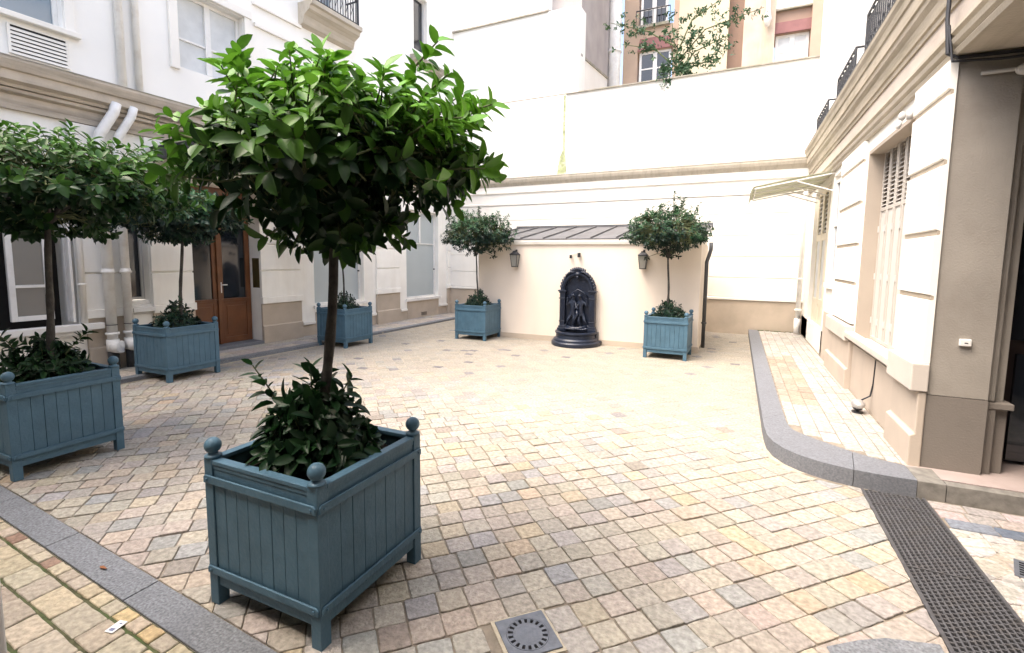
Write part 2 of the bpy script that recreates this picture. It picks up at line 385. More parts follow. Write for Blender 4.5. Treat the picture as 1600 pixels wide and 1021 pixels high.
kb = MB(); kb.prism([(1.204,4.085),(1.36,4.088),(1.36,4.372),(1.204,4.357)], -.03, Z-.001, 'z'); kb.prism([(1.364,4.088),(3.2,4.10),(3.2,4.18),(1.364,4.168)], -.03, Z-.002, 'z')
tag(kb.build('kerb', kerbdark, bevel=.004), kind='structure')
tag(B(1.206, 3.2, 4.19, 4.398, .06, Z-.004).build('pavement', pinkstone), kind='structure')
tag(B(1.64, 3.2, 4.399, 9, .06, Z-.006).build('pavement', pinkstone), kind='structure')
sb = MB(); sb.prism([p for p in iN]+[(1.5,4.36),(1.5,11.9)], .03, Z-.008, 'z'); tag(sb.build('ground', jointm), kind='structure')
sw = MB()
SW = [(.42,.40,.37),(.44,.42,.39),(.40,.38,.35),(.42,.39,.35)]; SWP = [(.34,.28,.22),(.33,.28,.23),(.35,.30,.24)]
cols = [(.50,.60),(.60,.73),(.73,.86),(.86,.99),(.99,1.10),(1.10,1.19),(1.19,1.27)]
iny = lambda x: float(np.interp(x, [.485,.492,.505,.53,.58,.65,.76,.90,1.03,1.3], [5.35,5.08,4.95,4.87,4.80,4.72,4.62,4.50,4.42,4.35]))
for x0, x1 in cols:
    y = 4.2+random.uniform(0, .2)
    while y < 11.85:
        L = random.uniform(.22, .34); ylo = max(y+.004, iny(x0)+.006, iny(x1)-.08)
        y1 = min(y+L-.004, 11.86)
        if y1-ylo > .05:
            a, b_ = max(ylo, iny(x0)+.006), max(ylo, iny(x1)+.006)
            pk = x1 < .90 and 5.6 < y < 8.6 
            sett(sw, [(x0+.003,a),(x1-.003,b_),(x1-.003,y1),(x0+.003,y1)], Z-.002+random.uniform(-.0015,.0015), stonecol(SWP if pk else SW), .004, sub=False)
        y += L
tag(sw.build('pavement', settm, fix=False), kind='structure')
mg = MB()
for k in range(46):
    a = random.uniform(.5, 1.2); w_ = random.uniform(.02, .05); yb = 11.87-random.uniform(0, .16)**1.2
    mg.prism([(a+w_*math.cos(t)*random.uniform(.6,1.1), yb+w_*.6*math.sin(t)*random.uniform(.6,1.1)) for t in [i*math.pi/4 for i in range(8)]], Z-.01, Z+.004+random.uniform(0,.002), 'z')
tag(mg.build('moss', jointmoss), 'green moss along the foot of the back wall', kind='stuff')
# tiles beyond the grating
tl = MB()
GT = [(.34,.31,.30),(.42,.37,.35),(.28,.28,.30),(.46,.38,.35),(.36,.34,.33)]
row(tl, 3.955, 4.075, 1.255, 3.2, .16, .22, GT, 0, .001); row(tl, 3.83, 3.95, 1.255, 3.2, .14, .2, GT, 0, .001)
row(tl, 3.70, 3.825, 1.27, 3.2, .2, .34, [(.12,.15,.19),(.15,.18,.23),(.20,.22,.25)], 0, .001)
tl2 = MB()
for i in range(10):
    x0 = 1.252+i*.15
    for k in range(20):
        y1 = 3.69-k*.105-i*.05*0
        sett(tl2, [(x0+.003,y1-.10-.02*i),(x0+.147,y1-.08-.02*i+.02),(x0+.147,y1-.0-.02*i),(x0+.003,y1-.003-.02*i)] if i > 20 else [(x0+.003,y1-.100),(x0+.147,y1-.062),(x0+.147,min(3.692,y1+.033)),(x0+.003,min(3.692,y1-.006))], random.uniform(-.001,.002), stonecol([(.50,.46,.42),(.53,.48,.43),(.47,.44,.41)]), .005)
tag(tl.build('pavement', settm, fix=False), kind='structure')
pvx = tl2
tag(pvx.build('paving', settm, fix=False), kind='structure')

# left sidewalk: low granite edge, pale slabs
ls = MB(); LR = lambda y: -7.95+.03*y
ls.prism([(-8.3, 2.2), (-6.985+.03*0, 2.2), (-6.985+.0, 4.4), (-6.80, 8.2), (-6.72, 12.15), (-8.3, 12.15)], -.02, .036, 'z')
tag(ls.build('ground', mat('sidewalk_bed', (.36,.33,.29), .95, .2, 10, .4)), kind='structure')
lk = MB()
yy = [2.2,3.1,4.0,4.9,5.8,6.7,7.6,8.5,9.4,10.3,11.2,12.1]
ex = lambda y: float(np.interp(y, [2.2,4.4,8.2,12.15], [-6.98,-6.975,-6.795,-6.715]))
for a, b_ in zip(yy, yy[1:]): lk.prism([(ex(a), a+.003), (ex(b_), b_-.003), (ex(b_)-.15, b_-.003), (ex(a)-.15, a+.003)], -.02, .045, 'z')
tag(lk.build('kerb', granite, bevel=.003), kind='structure')
lw = MB()
for c in range(4):
    y = 2.2
    while y < 12.0:
        L = random.uniform(.2, .4)
        x0 = ex(y)-.155-c*.21; sett(lw, [(x0-.205,y+.003),(x0-.003,y+.003),(x0-.003,min(12.1,y+L-.003)),(x0-.205,min(12.1,y+L-.003))], .042, stonecol([(.50,.45,.39),(.46,.42,.38),(.43,.41,.40),(.52,.46,.38)]), .003, sub=False); y += L
tag(lw.build('pavement', settm, fix=False), kind='structure')

# ------------------------------------------------------------ LEFT BUILDING  (local frame: +x out of the wall, y along it)
LB = empty('left_building', (-7.95, 0, 0), -math.atan(.03))
LB.name = 'town_house'
tag(LB, 'cream house on the left with white drainpipes, brown cornice and wooden double door', 'house')
GZ = [1.36, 1.83, 2.31, 2.79]  # facade heights and spans: image-pixel readings scaled about the camera onto this wall
def seg(y0, y1, x0=-.5, x1=0, z0=0, z1=3.3, mt=cream, name='wall', bevel=0): return B(x0, x1, y0, y1, z0, z1).build(name, mt, LB, bevel)
# ground floor masonry between the openings
W = MB()
for y0, y1 in ((-1,2.2),(3.40,4.0),(4.27,4.88),(6.05,7.25),(8.65,10.17),(11.56,12.4)): W.box(-.5, 0, y0, y1, 0, 3.3)
W.box(-.5, 0, 2.2, 3.40, 0, .60); W.box(-.5, 0, 2.2, 3.4, 2.75, 3.3)
W.box(-.5, 0, 4.0, 4.27, 0, .84); W.box(-.5, 0, 4.0, 4.27, 2.7, 3.3)
W.box(-.5, 0, 4.88, 6.05, 2.75, 3.3); W.box(-.5, 0, 7.25, 8.65, 0, .55); W.box(-.5, 0, 7.25, 8.65, 2.85, 3.3)
W.box(-.5, 0, 10.17, 11.56, 0, .50); W.box(-.5, 0, 10.17, 11.56, 2.85, 3.3)
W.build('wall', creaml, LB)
# rusticated blocks on the piers, with real joints between them
def pier(parent, mt, y0, y1, xf, depth, zs, gz=.017, axis='y', name='pier', bev=.004):
    # one block face with horizontal rustication grooves cut into it; xf = outer face, depth = groove depth towards the wall
    xi = xf-depth; P = [((.001 if depth > 0 else (X-.001 if xf > 1 else -.001)), zs[0]), (xf, zs[0])]
    for z in zs[1:-1]: P += [(xf, z-gz), (xi, z-gz*.45), (xi, z+gz*.45), (xf, z+gz)]
    P += [(xf, zs[-1]), (P[0][0], zs[-1])]
    if axis == 'x': P = [(u, v) for u, v in P]
    return MB().prism(P, y0, y1, axis).build(name, mt, parent, bevel=bev)
PIERS = ((-.9,2.0),(3.47,3.99),(4.28,4.87),(6.05,6.9),(9.03,9.86),(11.97,12.35))
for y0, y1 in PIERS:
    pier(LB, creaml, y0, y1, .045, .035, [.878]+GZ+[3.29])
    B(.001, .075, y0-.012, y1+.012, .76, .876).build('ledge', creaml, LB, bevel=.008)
    MB().prism([(.001,0),(.065,0),(.065,.35),(.04,.362),(.04,.757),(.001,.757)], y0-.004, y1+.004, 'y').build('plinth', plinth, LB, bevel=.006)
for y0, y1 in ((6.912,7.25),(8.65,9.015),(7.251,8.649),(9.875,10.17),(10.171,11.559),(11.56,11.955)):
    B(.001, .012, y0, y1, 0, .26 if y1-y0 < 1 else .498).build('plinth', plinth, LB, bevel=.004)
for y0, y1 in ((6.93,7.22),(8.68,9.0),(9.89,10.14),(11.58,11.94)): B(.0135, .055, y0, y1, .27, .325).build('sill', cream, LB, bevel=.006)
B(.0135, .06, 10.12, 11.6, .50, .575).build('window_sill', white, LB, bevel=.006); B(.0135, .06, 7.2, 8.7, .57, .64).build('window_sill', white, LB, bevel=.006)
# frieze + cornice
m_ = MB(); m_.prism([(.0,3.30),(.05,3.30),(.05,3.36),(.03,3.37),(.03,3.47),(.09,3.49),(.09,3.53),(.0,3.53)], -1, 12.38, 'y')
o = m_.build('frieze', stone, LB)
m_ = MB(); prof = [(.0,3.535),(.12,3.54),(.13,3.575),(.20,3.60),(.21,3.70),(.24,3.71),(.255,3.74),(.28,3.80),(.28,3.83),(.0,3.88)]
m_.prism(prof, -1, 12.38, 'y'); m_.build('cornice', stone, LB)
m_ = MB(); m_.prism([(.10,3.8635),(.285,3.831),(.285,3.845),(.10,3.878)], -1, 12.38, 'y'); m_.build('cornice_cap', capm, LB)
# upper walls
W = MB(); holes = [(2.55,3.47,4.42,6.3),(4.85,5.92,4.45,5.60),(10.55,11.12,6.85,8.2),(7.3,8.0,6.40,8.3)]
ys_ = sorted({-1,12.9}|{h[0] for h in holes}|{h[1] for h in holes})
for a, b_ in zip(ys_, ys_[1:]):
    hs = sorted([h for h in holes if h[0] <= a and h[1] >= b_], key=lambda h: h[2]); z = 3.85
    for h in hs: W.box(-.5, 0, a, b_, z, h[2]); z = h[3]
    W.box(-.5, 0, a, b_, z, 8.7)
W.build('upper_wall', bright, LB)
def window(y0, y1, z0, z1, dep=-.18, mull=True, gm=skyglass, fm=white, tr=(), curt=False, parent=None, fw=.05):
    P = parent or LB
    f = MB(); f.box(dep, dep+.05, y0, y0+fw, z0, z1); f.box(dep, dep+.05, y1-fw, y1, z0, z1); f.box(dep, dep+.05, y0+fw, y1-fw, z0, z0+fw); f.box(dep, dep+.05, y0+fw, y1-fw, z1-fw, z1)
    mid = (y0+y1)/2
    if mull: f.box(dep-.003, dep+.055, mid-.045, mid+.045, z0+fw, z1-fw)
    for t in tr: f.box(dep+.004, dep+.045, y0+fw, mid-.045 if mull else y1-fw, t-.015, t+.015); 
    if mull:
        for t in tr: f.box(dep+.004, dep+.045, mid+.045, y1-fw, t-.015, t+.015)
    wo = f.build('window', fm, P, bevel=.004)
    B(dep+.012, dep+.018, y0+fw*.5, y1-fw*.5, z0+fw*.5, z1-fw*.5).build('pane', gm, wo)
    if curt:
        pass
    return wo
window(2.55, 3.47, 4.42, 6.3, -.16, False, skyglass)
window(4.85, 5.92, 4.45, 5.60, -.16, True, curtain, white, (4.92,))
window(10.55, 11.12, 6.85, 8.2, -.16, False, darkglass, greypaint)
window(7.3, 8.0, 6.40, 8.3, -.16, True, skyglass)
m_ = MB(); m_.box(.001, .09, 2.4, 3.62, 4.345, 4.41); m_.box(.001, .05, 3.475, 3.575, 4.415, 6.4)
m_.build('window_sill', cream, LB, bevel=.006)
m_ = MB(); m_.box(.001, .05, 5.925, 6.02, 4.4, 5.7); m_.box(.001, .05, 4.72, 4.845, 4.4, 5.7); m_.box(.001,.07,4.7,6.05,5.61,5.74); m_.box(.001,.05,6.12,7.0,5.55,5.62); m_.box(.001,.05,6.1,7.1,5.9,5.96)
m_.build('moulding', cream, LB, bevel=.008)
v = MB(); v.box(.001, .03, 2.93, 2.955, 3.95, 4.28); v.box(.001,.03,3.475,3.50,3.95,4.28)
B(.001, .006, 2.955, 3.475, 3.95, 4.28).build('vent', darkroom, LB)
for i in range(7): v.add([(.008,2.955,3.965+i*.045),(.008,3.475,3.965+i*.045),(.034,3.475,3.945+i*.045),(.034,2.955,3.945+i*.045),(.008,2.955,3.985+i*.045),(.008,3.475,3.985+i*.045),(.034,3.475,3.972+i*.045),(.034,2.955,3.972+i*.045)], [(0,1,2,3),(4,7,6,5),(0,4,5,1),(2,6,7,3),(0,3,7,4),(1,5,6,2)])
v.build('vent_louvre', cream, LB)
# balcony high up
m_ = MB(); m_.prism([(.0,5.95),(.12,5.98),(.16,6.12),(.30,6.2),(.32,6.27),(.38,6.28),(.38,6.36),(0,6.36)], 7.06, 8.35, 'y'); bal = m_.build('balcony', stone2, LB)
r_ = MB(); r_.tube([(.33,7.1,6.86),(.33,8.28,6.86)], .018); r_.tube([(.33,7.1,6.40),(.33,8.28,6.40)], .012); r_.tube([(.33,8.28,6.86),(.02,8.28,6.86)], .018); r_.tube([(.33,8.28,6.4),(.02,8.28,6.4)], .012)
for i in range(17):
    y = 7.12+i*.068; r_.tube([(.33,y,6.37),(.33,y,6.86)], .008, 6)
    if i % 2: r_.tube([(.33,y-.06,6.5),(.33,y-.02,6.62),(.33,y-.06,6.75)], .007, 5)
for i in range(4): r_.tube([(.05+i*.08,8.28,6.37),(.05+i*.08,8.28,6.86)], .008, 6)
r_.tube([(.33,8.28,6.36),(.33,8.28,6.93)], .02, 8)
r_.build('balcony_railing', iron, bal)
m_ = MB(); m_.prism([(.0,6.45),(.14,6.52),(.2,6.6),(.2,6.64),(0,6.66)], 10.4, 11.65, 'y'); m_.build('window_sill', capm, LB)
# ground floor window on the far left: dark room, one casement shut, one folded open
B(-.50, -.49, 2.2, 3.4, .6, 2.75).build('room', darkroom, LB)
m_ = MB(); m_.box(-.02, .14, 2.15, 3.62, .62, .70); m_.box(-.02,.08,2.15,3.5,.56,.617); m_.build('window_sill', white, LB, bevel=.006)
wo = MB(); wo.box(-.14,-.09,2.78,2.84,.78,2.75); wo.box(-.14,-.09,3.12,3.19,.78,2.75); wo.box(-.14,-.09,2.84,3.12,.78,.84); wo.box(-.135,-.095,2.84,3.12,1.19,1.225); wo.box(-.14,-.09,2.84,3.12,2.69,2.75)
wo = wo.build('casement', white, LB, bevel=.004); B(-.12,-.112,2.83,3.13,.83,2.7).build('pane', greyglass, wo)
wo = MB(); wo.box(-.16,-.10,3.33,3.37,.73,2.75); wo.box(-.05,.03,3.33,3.36,.73,2.75); wo.box(-.10,-.05,3.335,3.355,.73,.79); wo.box(-.1,-.05,3.335,3.355,2.69,2.75)
wo.build('casement', white, LB, bevel=.004)
m_ = MB(); m_.tube([(.06,3.435,.70),(.06,3.435,3.28)], .035, 12); m_.lathe([(.036,0),(.046,.005),(.046,.03),(.036,.035)], (.06,3.435,1.2), 12); m_.build('pipe', cream, LB, smooth=True)
# drainpipes: up the wall, round the cornice and up again
def drain(y, r, x=.13):
    p = MB(); p.tube([(x,y,.30),(x,y,3.12),(x+.01,y+.02,3.2),(x+.06,y+.17,3.50),(x+.06,y+.20,3.62)], r, 16); p.tube([(.055,y+.36,3.80),(.055,y+.36,8.7)], r*.8, 14)
    p.lathe([(r,0),(r+.018,.004),(r+.018,.03),(r+.008,.035),(r+.008,.06),(r+.002,.065)], (x,y,1.36), 16)
    p.lathe([(r,0),(r+.02,.004),(r+.02,.035),(r+.005,.04)], (x,y,.52), 16)
    o = p.build('drainpipe', whitepipe, LB, smooth=True)
    q = MB(); q.tube([(x+.05,y+.01,.30),(x+.065,y+.02,.36),(x+.10,y+.045,.355)], [r+.03,r+.035,r+.03], 16)
    q.tube([(x,y,.30),(x,y,.46)], r+.014, 16); q.build('pipe_foot', whitepipe, o, smooth=True)
    q = MB(); q.tube([(x,y,0.04),(x,y,.31)], r+.004, 14); q.build('pipe_base', pipegrey, o, smooth=True)
    q = MB(); q.lathe([(r+.002,-.004),(r+.007,-.004),(r+.007,.004),(r+.002,.004)], (x,y,.66), 16); q.box(-.08+x, x-r, y-.01, y+.01, .645, .665); q.box(.0, x-r, y-.012, y+.012, 1.33, 1.355); q.build('pipe_bracket', iron, o)
drain(3.70, .06); drain(3.905, .052)
# narrow window
m_ = MB(); m_.box(.001,.10,3.99,4.275,.80,.86); m_.box(-.10,.0005,4.0,4.27,.845,.90); m_.box(-.14,-.04,4.0,4.27,.905,.955); m_.build('window_sill', white, LB, bevel=.004)
window(4.0, 4.27, .96, 2.7, -.2, False, darkglass, greypaint, fw=.04)
# door
DR = empty('door', (0,0,0)); DR.parent = LB
for y0, y1, nm in ((4.90, 5.44, 0), (5.44, 6.04, 1)):
    d = MB(); d.box(-.30,-.25,y0,y0+.09,.10,2.30); d.box(-.30,-.25,y1-.09,y1,.10,2.30); d.box(-.30,-.25,y0+.09,y1-.09,.10,.20); d.box(-.30,-.25,y0+.09,y1-.09,.80,.88); d.box(-.30,-.25,y0+.09,y1-.09,2.20,2.30)
    d.box(-.285,-.262,y0+.09,y1-.09,.2,.8); d.box(-.285,-.252,y0+.14,y1-.14,.25,.75); d.box(-.25,-.225,y0+.02,y1-.02,.845,.875)
    lf = d.build('door_leaf', wood, LB, bevel=.005)
    B(-.283,-.275,y0+.085,y1-.085,.87,2.21).build('pane', darkglass, lf)
    if nm:
        h = MB(); h.box(-.25,-.242,y0+.025,y0+.06,.98,1.16); h.tube([(-.245,y0+.04,1.12),(-.19,y0+.04,1.12),(-.185,y0+.12,1.12)], .009, 8); h.build('door_handle', white, lf)
bpy.data.objects.remove(DR)
m_ = MB(); m_.box(-.31,-.22,4.88,6.05,2.31,2.75); m_.box(-.25,-.215,5.415,5.465,.10,2.3); m_.build('door_frame', wood, LB, bevel=.004)
B(-.499,-.31,4.88,6.05,0,2.9).build('room', darkroom, LB)
m_ = MB(); m_.box(-.31, .06, 4.88, 6.05, .037, .095); m_.build('doorstep', granite2, LB, bevel=.006)
B(-.19,-.012, 6.044,6.0495,1.05,1.58).build('intercom_plate', brass, LB)
# canopy of iron over the door with a scroll bracket
m_ = MB(); m_.box(0,1.55,4.36,4.38,2.98,3.15); m_.box(0,1.55,6.36,6.38,2.98,3.15); m_.box(1.53,1.55,4.38,6.36,2.98,3.15)
for i in range(9): m_.box(.01,1.53,4.5+i*.225,4.525+i*.225,3.02,3.06)
for i in range(8): m_.tube([(.1+i*.19,4.37,2.98),(.1+i*.19,4.37,2.94)], .014, 6)
m_.box(0,1.56,4.35,6.39,3.152,3.165); cn = m_.build('door_canopy', iron, LB)
def spiral(mb, cx, cz, y, r0, r1, t0, t1, rad=.008, n=26, ax='y'):
    pts = []
    for i in range(n+1):
        t = t0+(t1-t0)*i/n; r = r0+(r1-r0)*i/n
        pts.append((cx+r*math.cos(t), y, cz+r*math.sin(t)) if ax == 'y' else (y, cx+r*math.cos(t), cz+r*math.sin(t)))
    mb.tube(pts, rad, 6)
m_ = MB(); m_.tube([(.055,6.42,1.72),(.06,6.42,1.9),(.05,6.42,2.3),(.05,6.42,2.98)], .010, 6)
spiral(m_, 6.46, 2.1, .08, .15, .02, math.pi*.9, math.pi*4.3, .010, 34, 'x')
spiral(m_, 6.41, 1.80, .08, .07, .012, math.pi*.6, -math.pi*2.0, .009, 20, 'x')
spiral(m_, .22, 2.62, 6.42, .19, .03, math.pi, -math.pi*2.2, .012, 34); m_.tube([(.05,6.42,2.2),(.3,6.42,2.5),(.8,6.42,2.85),(1.4,6.42,2.98)], .012, 6)
m_.build('scroll_bracket', iron, LB)
# wide windows with frosted lower panes
for y0, y1, z0 in ((7.25,8.65,.62),(10.17,11.56,.56)):
    wo = window(y0, y1, z0, 2.85, -.16, False, frost, white, (2.0,))
    k = MB(); k.box(-.15,-.1,(y0+y1)/2-.03,(y0+y1)/2+.03,2.02,2.8); k.build('mullion', white, wo)
    k = MB()
    for zz in (1.3,): k.box(-.13,-.09,y0+.04,y0+.065,zz,zz+.03); k.box(-.13,-.09,y1-.065,y1-.04,zz,zz+.03)
    k.build('catch', iron, wo)
m_ = MB()
for z in (.10,.13,.16): m_.box(.013,.02,10.75,11.0,z,z+.012)
m_.build('air_grille', iron, LB)

# ------------------------------------------------------------ BACK WALLS (local frame: along x, +y away)
BW = empty('courtyard_wall', (1.3, 11.9, 0), -math.atan(.027))
tag(BW, 'long pale rendered wall closing the courtyard behind the lean-to', 'wall')
B(-9.2, .35, 0, .4, 0, 3.55).build('wall', cream, BW)
rz = [.83, 1.255, 1.72, 2.18, 2.65, 3.05]
pier(BW, cream, -9.15, .2, -.03, -.022, rz, .009, 'x', 'rusticated_face')
B(-9.15,.2,-.03,-.001,0,.755).build('plinth', plinth, BW)
m_ = MB(); m_.prism([(-.001,.76),(-.06,.765),(-.06,.81),(-.001,.825)], -9.15, .2, 'x'); m_.build('ledge', cream, BW)
m_ = MB(); m_.prism([(-.001,3.055),(-.05,3.06),(-.055,3.10),(-.02,3.12),(-.02,3.36),(-.06,3.38),(-.06,3.42),(-.03,3.43),(-.03,3.55),(-.001,3.55)], -9.15, .2, 'x'); m_.build('moulding', cream, BW)
m_ = MB(); m_.prism([(.12,3.551),(-.03,3.551),(-.10,3.64),(-.12,3.70),(-.12,3.74),(.12,3.80)], -9.15, .2, 'x'); m_.build('coping', capm if 0 else stone2, BW)
m_ = MB(); m_.prism([(.12,3.803),(-.125,3.742),(-.125,3.757),(.12,3.818)], -9.15, .2, 'x'); m_.build('coping_cap', capm, BW)
PW_ = empty('party_wall', (1.3, 12.03, 0), -math.atan(.027))
tag(PW_, 'tall blank white rendered wall above the courtyard wall, with a mossy vertical seam', 'wall')
B(-9.4, .02, 0, .3, 3.6, 5.78).build('wall', bright, PW_)
m_ = MB(); m_.prism([(-.05,5.775),(-.05,5.80),(.15,5.87),(.35,5.80),(.35,5.775)], -5.45, .04, 'x'); m_.build('coping', capm, PW_)
m_ = MB(); m_.box(-5.52,-5.46,-.012,-.001,3.83,5.76); m_.prism([(-5.66,3.8),(-5.40,3.8),(-5.44,4.25),(-5.52,4.4),(-5.6,4.22)], -.018, -.001, 'y'); m_.build('moss', moss, PW_)
TW = empty('blind_gable', (1.3, 12.09, 0), -math.atan(.027))
tag(TW, 'tallest blank white gable wall above the party wall, left of the grey flank', 'wall')
B(-12, -5.16, 0, .5, 5.78, 7.90).build('wall', bright, TW)
m_ = MB(); m_.prism([(-.06,7.90),(-.06,7.935),(.2,8.02),(.55,7.94),(.55,7.90)], -8.95, -6.0, 'x')
m_.box(-12,-5.46,-.055,-.001,5.79,5.815); m_.build('coping', capm, TW)
m_ = MB(); m_.add([(-6.0,-.06,7.90),(-5.12,-.06,7.62),(-5.12,.55,7.62),(-6.0,.55,7.90),(-6.0,-.06,7.97),(-5.12,-.06,7.69),(-5.12,.55,7.69),(-6.0,.55,7.97)], [(0,3,2,1),(4,5,6,7),(0,1,5,4),(1,2,6,5),(2,3,7,6),(3,0,4,7)])
bpy.data.objects.remove(m_.build('x', capm, TW))
m_ = MB(); m_.prism([(-6.1,7.94),(-12,7.94),(-12,12),(-6.1,12)], .1, .6, 'y'); m_.build('upper_wall', bright, TW)
GF = empty('grey_flank_building', (0,0,0)); tag(GF, 'grey streaked side wall of a taller building behind the white gable', 'building')
B(-6.5,-3.97,12.75,16.6,4,13).build('wall', greyr, GF)
m_ = MB(); m_.prism([(12.45,5.5),(15.2,5.5),(15.2,7.1),(12.45,6.75)], -3.965, -3.88, 'x'); m_.build('parapet', cream, GF)
m_ = MB(); m_.prism([(12.4,6.75),(15.25,7.1),(15.25,7.16),(12.4,6.81)], -3.967, -3.85, 'x'); m_.build('coping', capm, GF)

OB = empty('orange_building', (0, 16, 0)); tag(OB, 'orange and yellow rendered building with white windows beyond the back wall', 'building')
W = MB(); W.box(-3.6,-3.15,0,1,4,13); W.box(-3.15,-2.1,0,1,4,7.1); W.box(-3.15,-2.1,0,1,8.05,8.75); W.box(-3.15,-2.1,0,1,10.4,13); W.box(-2.1,-1.95,0,1,4,13); W.build('wall', orange, OB)
B(-1.95,-.58,-.02,1,4,13).build('wall_panel', yellow, OB)
B(-.58,-.18,.35,1.2,4,13).build('recess_wall', brownr, OB)
def xwin(P, x0, x1, z0, z1, y, gm, tr=()):
    f = MB(); w_ = .07; f.box(x0,x0+w_,y,y+.06,z0,z1); f.box(x1-w_,x1,y,y+.06,z0,z1); f.box(x0+w_,x1-w_,y,y+.06,z0,z0+w_); f.box(x0+w_,x1-w_,y,y+.06,z1-w_,z1)
    md = (x0+x1)/2; f.box(md-.06,md+.06,y-.01,y+.07,z0+w_,z1-w_)
    for t in tr: f.box(x0+w_,md-.06,y+.01,y+.05,t-.02,t+.02); f.box(md+.06,x1-w_,y+.01,y+.05,t-.02,t+.02)
    o = f.build('window', white, P); B(x0+.03,x1-.03,y+.02,y+.03,z0+.03,z1-.03).build('pane', gm, o)
xwin(OB, -3.10, -2.15, 7.1, 8.05, .08, darkglass, (7.55,)); xwin(OB, -3.1, -2.3, 8.8, 10.3, .08, darkglass, (9.3,))
m_ = MB(); m_.prism([(-3.15,8.06),(-2.1,8.06),(-2.2,8.42),(-3.08,8.42)], -.04, -.001, 'y'); m_.build('lintel', redl, OB)
m_ = MB(); m_.box(-3.25,-2.2,-.1,-.001,8.72,8.80); m_.build('window_sill', capm, OB)
m_ = MB(); m_.tube([(-3.2,-.15,9.2),(-2.2,-.15,9.2)], .02, 6)
for i in range(9): m_.tube([(-3.2+i*.125,-.15,8.8),(-3.2+i*.125,-.15,9.2)], .012, 5)
m_.build('window_railing', iron, OB)
m_ = MB(); m_.tube([(-3.80,-.28,4),(-3.80,-.28,13)], .19, 16); m_.lathe([(.19,0),(.22,.01),(.22,.08),(.19,.09)], (-3.80,-.28,8.02), 16); m_.build('flue', whitepipe, OB, smooth=True)
RB = empty('brick_corner_building', (0, 16, 0)); tag(RB, 'ochre building with a white window beyond the right end of the back wall', 'building')
m_ = MB(); m_.box(-.18,.62,-.05,1,4,13); m_.build('pilaster', mat('ochre_render', (.55,.45,.36), .9, .15, 3, .2, stain=(.30,.32,.16), stain_amt=.7, stain_scale=1.5, streak='v'), RB)
W = MB(); W.box(.62,1.5,.1,1,4,7.2); W.box(.62,1.5,.1,1,7.95,8.55); W.build('wall', brownr, RB)
B(.62,1.5,.05,1,8.6,13).build('upper_wall', bright, RB); B(.6,1.5,-.0,1,8.555,8.6).build('band', capm, RB)
B(1.5,3.5,-.05,1,4,13).build('corner_wall', orange, RB)
m_ = MB(); m_.box(.62,1.5,.05,.099,7.96,8.25); m_.build('lintel', redl, RB)
xwin(RB, .66, 1.48, 7.2, 7.95, .2, curtain, (7.5,))
m_ = MB(); m_.tube([(.42,-.2,8.1),(.42,-.2,8.3),(.42,-.2,8.55),(.42,-.2,13)], [.05,.1,.05,.05], 12); m_.build('drainpipe', whitepipe, RB, smooth=True)

# ------------------------------------------------------------ LEAN-TO with the fountain wall
LT = empty('lean_to', (-4.95, 9.05, 0)); tag(LT, 'low cream lean-to with a zinc roof and a grey downpipe at the back', 'outbuilding')
B(0, 4.38, 0, 2.0, 0, 1.93).build('wall', mat('lean_to_render', (.74,.655,.56), .9, .04, 1.5, .1, 90, stain=(.60,.52,.42), stain_amt=.3, stain_scale=1.1, streak='v'), LT)
B(-.02, 4.40, -.018, -.001, 0, .10).build('skirting', plinth, LT)
m_ = MB(); m_.prism([(-.001,1.90),(-.04,1.91),(-.055,1.96),(-.055,2.0),(.12,2.0),(.12,1.932),(-.001,1.932)], -.03, 4.41, 'x'); m_.build('coping', cream, LT)
slope = lambda y: 2.005+.165*y
m_ = MB(); m_.add([(-.04,-.06,slope(-.06)),(4.43,-.06,slope(-.06)),(4.43,2.1,slope(2.1)),(-.04,2.1,slope(2.1)),(-.04,-.06,slope(-.06)+.02),(4.43,-.06,slope(-.06)+.02),(4.43,2.1,slope(2.1)+.02),(-.04,2.1,slope(2.1)+.02)], [(0,3,2,1),(4,5,6,7),(0,1,5,4),(1,2,6,5),(2,3,7,6),(3,0,4,7)])
rf = m_.build('roof', zinc, LT)
m_ = MB()
for i in range(10):
    x = .02+i*.48; m_.add([(x,-.06,slope(-.06)+.015),(x+.02,-.06,slope(-.06)+.015),(x+.02,2.09,slope(2.09)+.015),(x,2.09,slope(2.09)+.015),(x,-.06,slope(-.06)+.05),(x+.02,-.06,slope(-.06)+.05),(x+.02,2.09,slope(2.09)+.05),(x,2.09,slope(2.09)+.05)], [(0,3,2,1),(4,5,6,7),(0,1,5,4),(1,2,6,5),(2,3,7,6),(3,0,4,7)])
m_.build('standing_seam', zinc, rf)
B(-.06,4.45,2.06,2.14,2.33,2.42).build('flashing', zinc, LT)
m_ = MB(); m_.prism([(.002,1.932),(1.998,1.932),(1.998,slope(2.0)-.003),(.002,slope(0)-.003)], .02, 4.36, 'x'); m_.build('gable', cream, LT)
m_ = MB(); 
m_.tube([(4.50,.62,1.95),(4.50,.62,1.82),(4.47,.62,1.70),(4.44,.62,1.6),(4.44,.62,.0)], .034, 14)
m_.lathe([(.041,0),(.05,.005),(.05,.025),(.041,.03)], (4.44,.62,.45), 14)
m_.build('downpipe', pipegrey, LT, smooth=True)

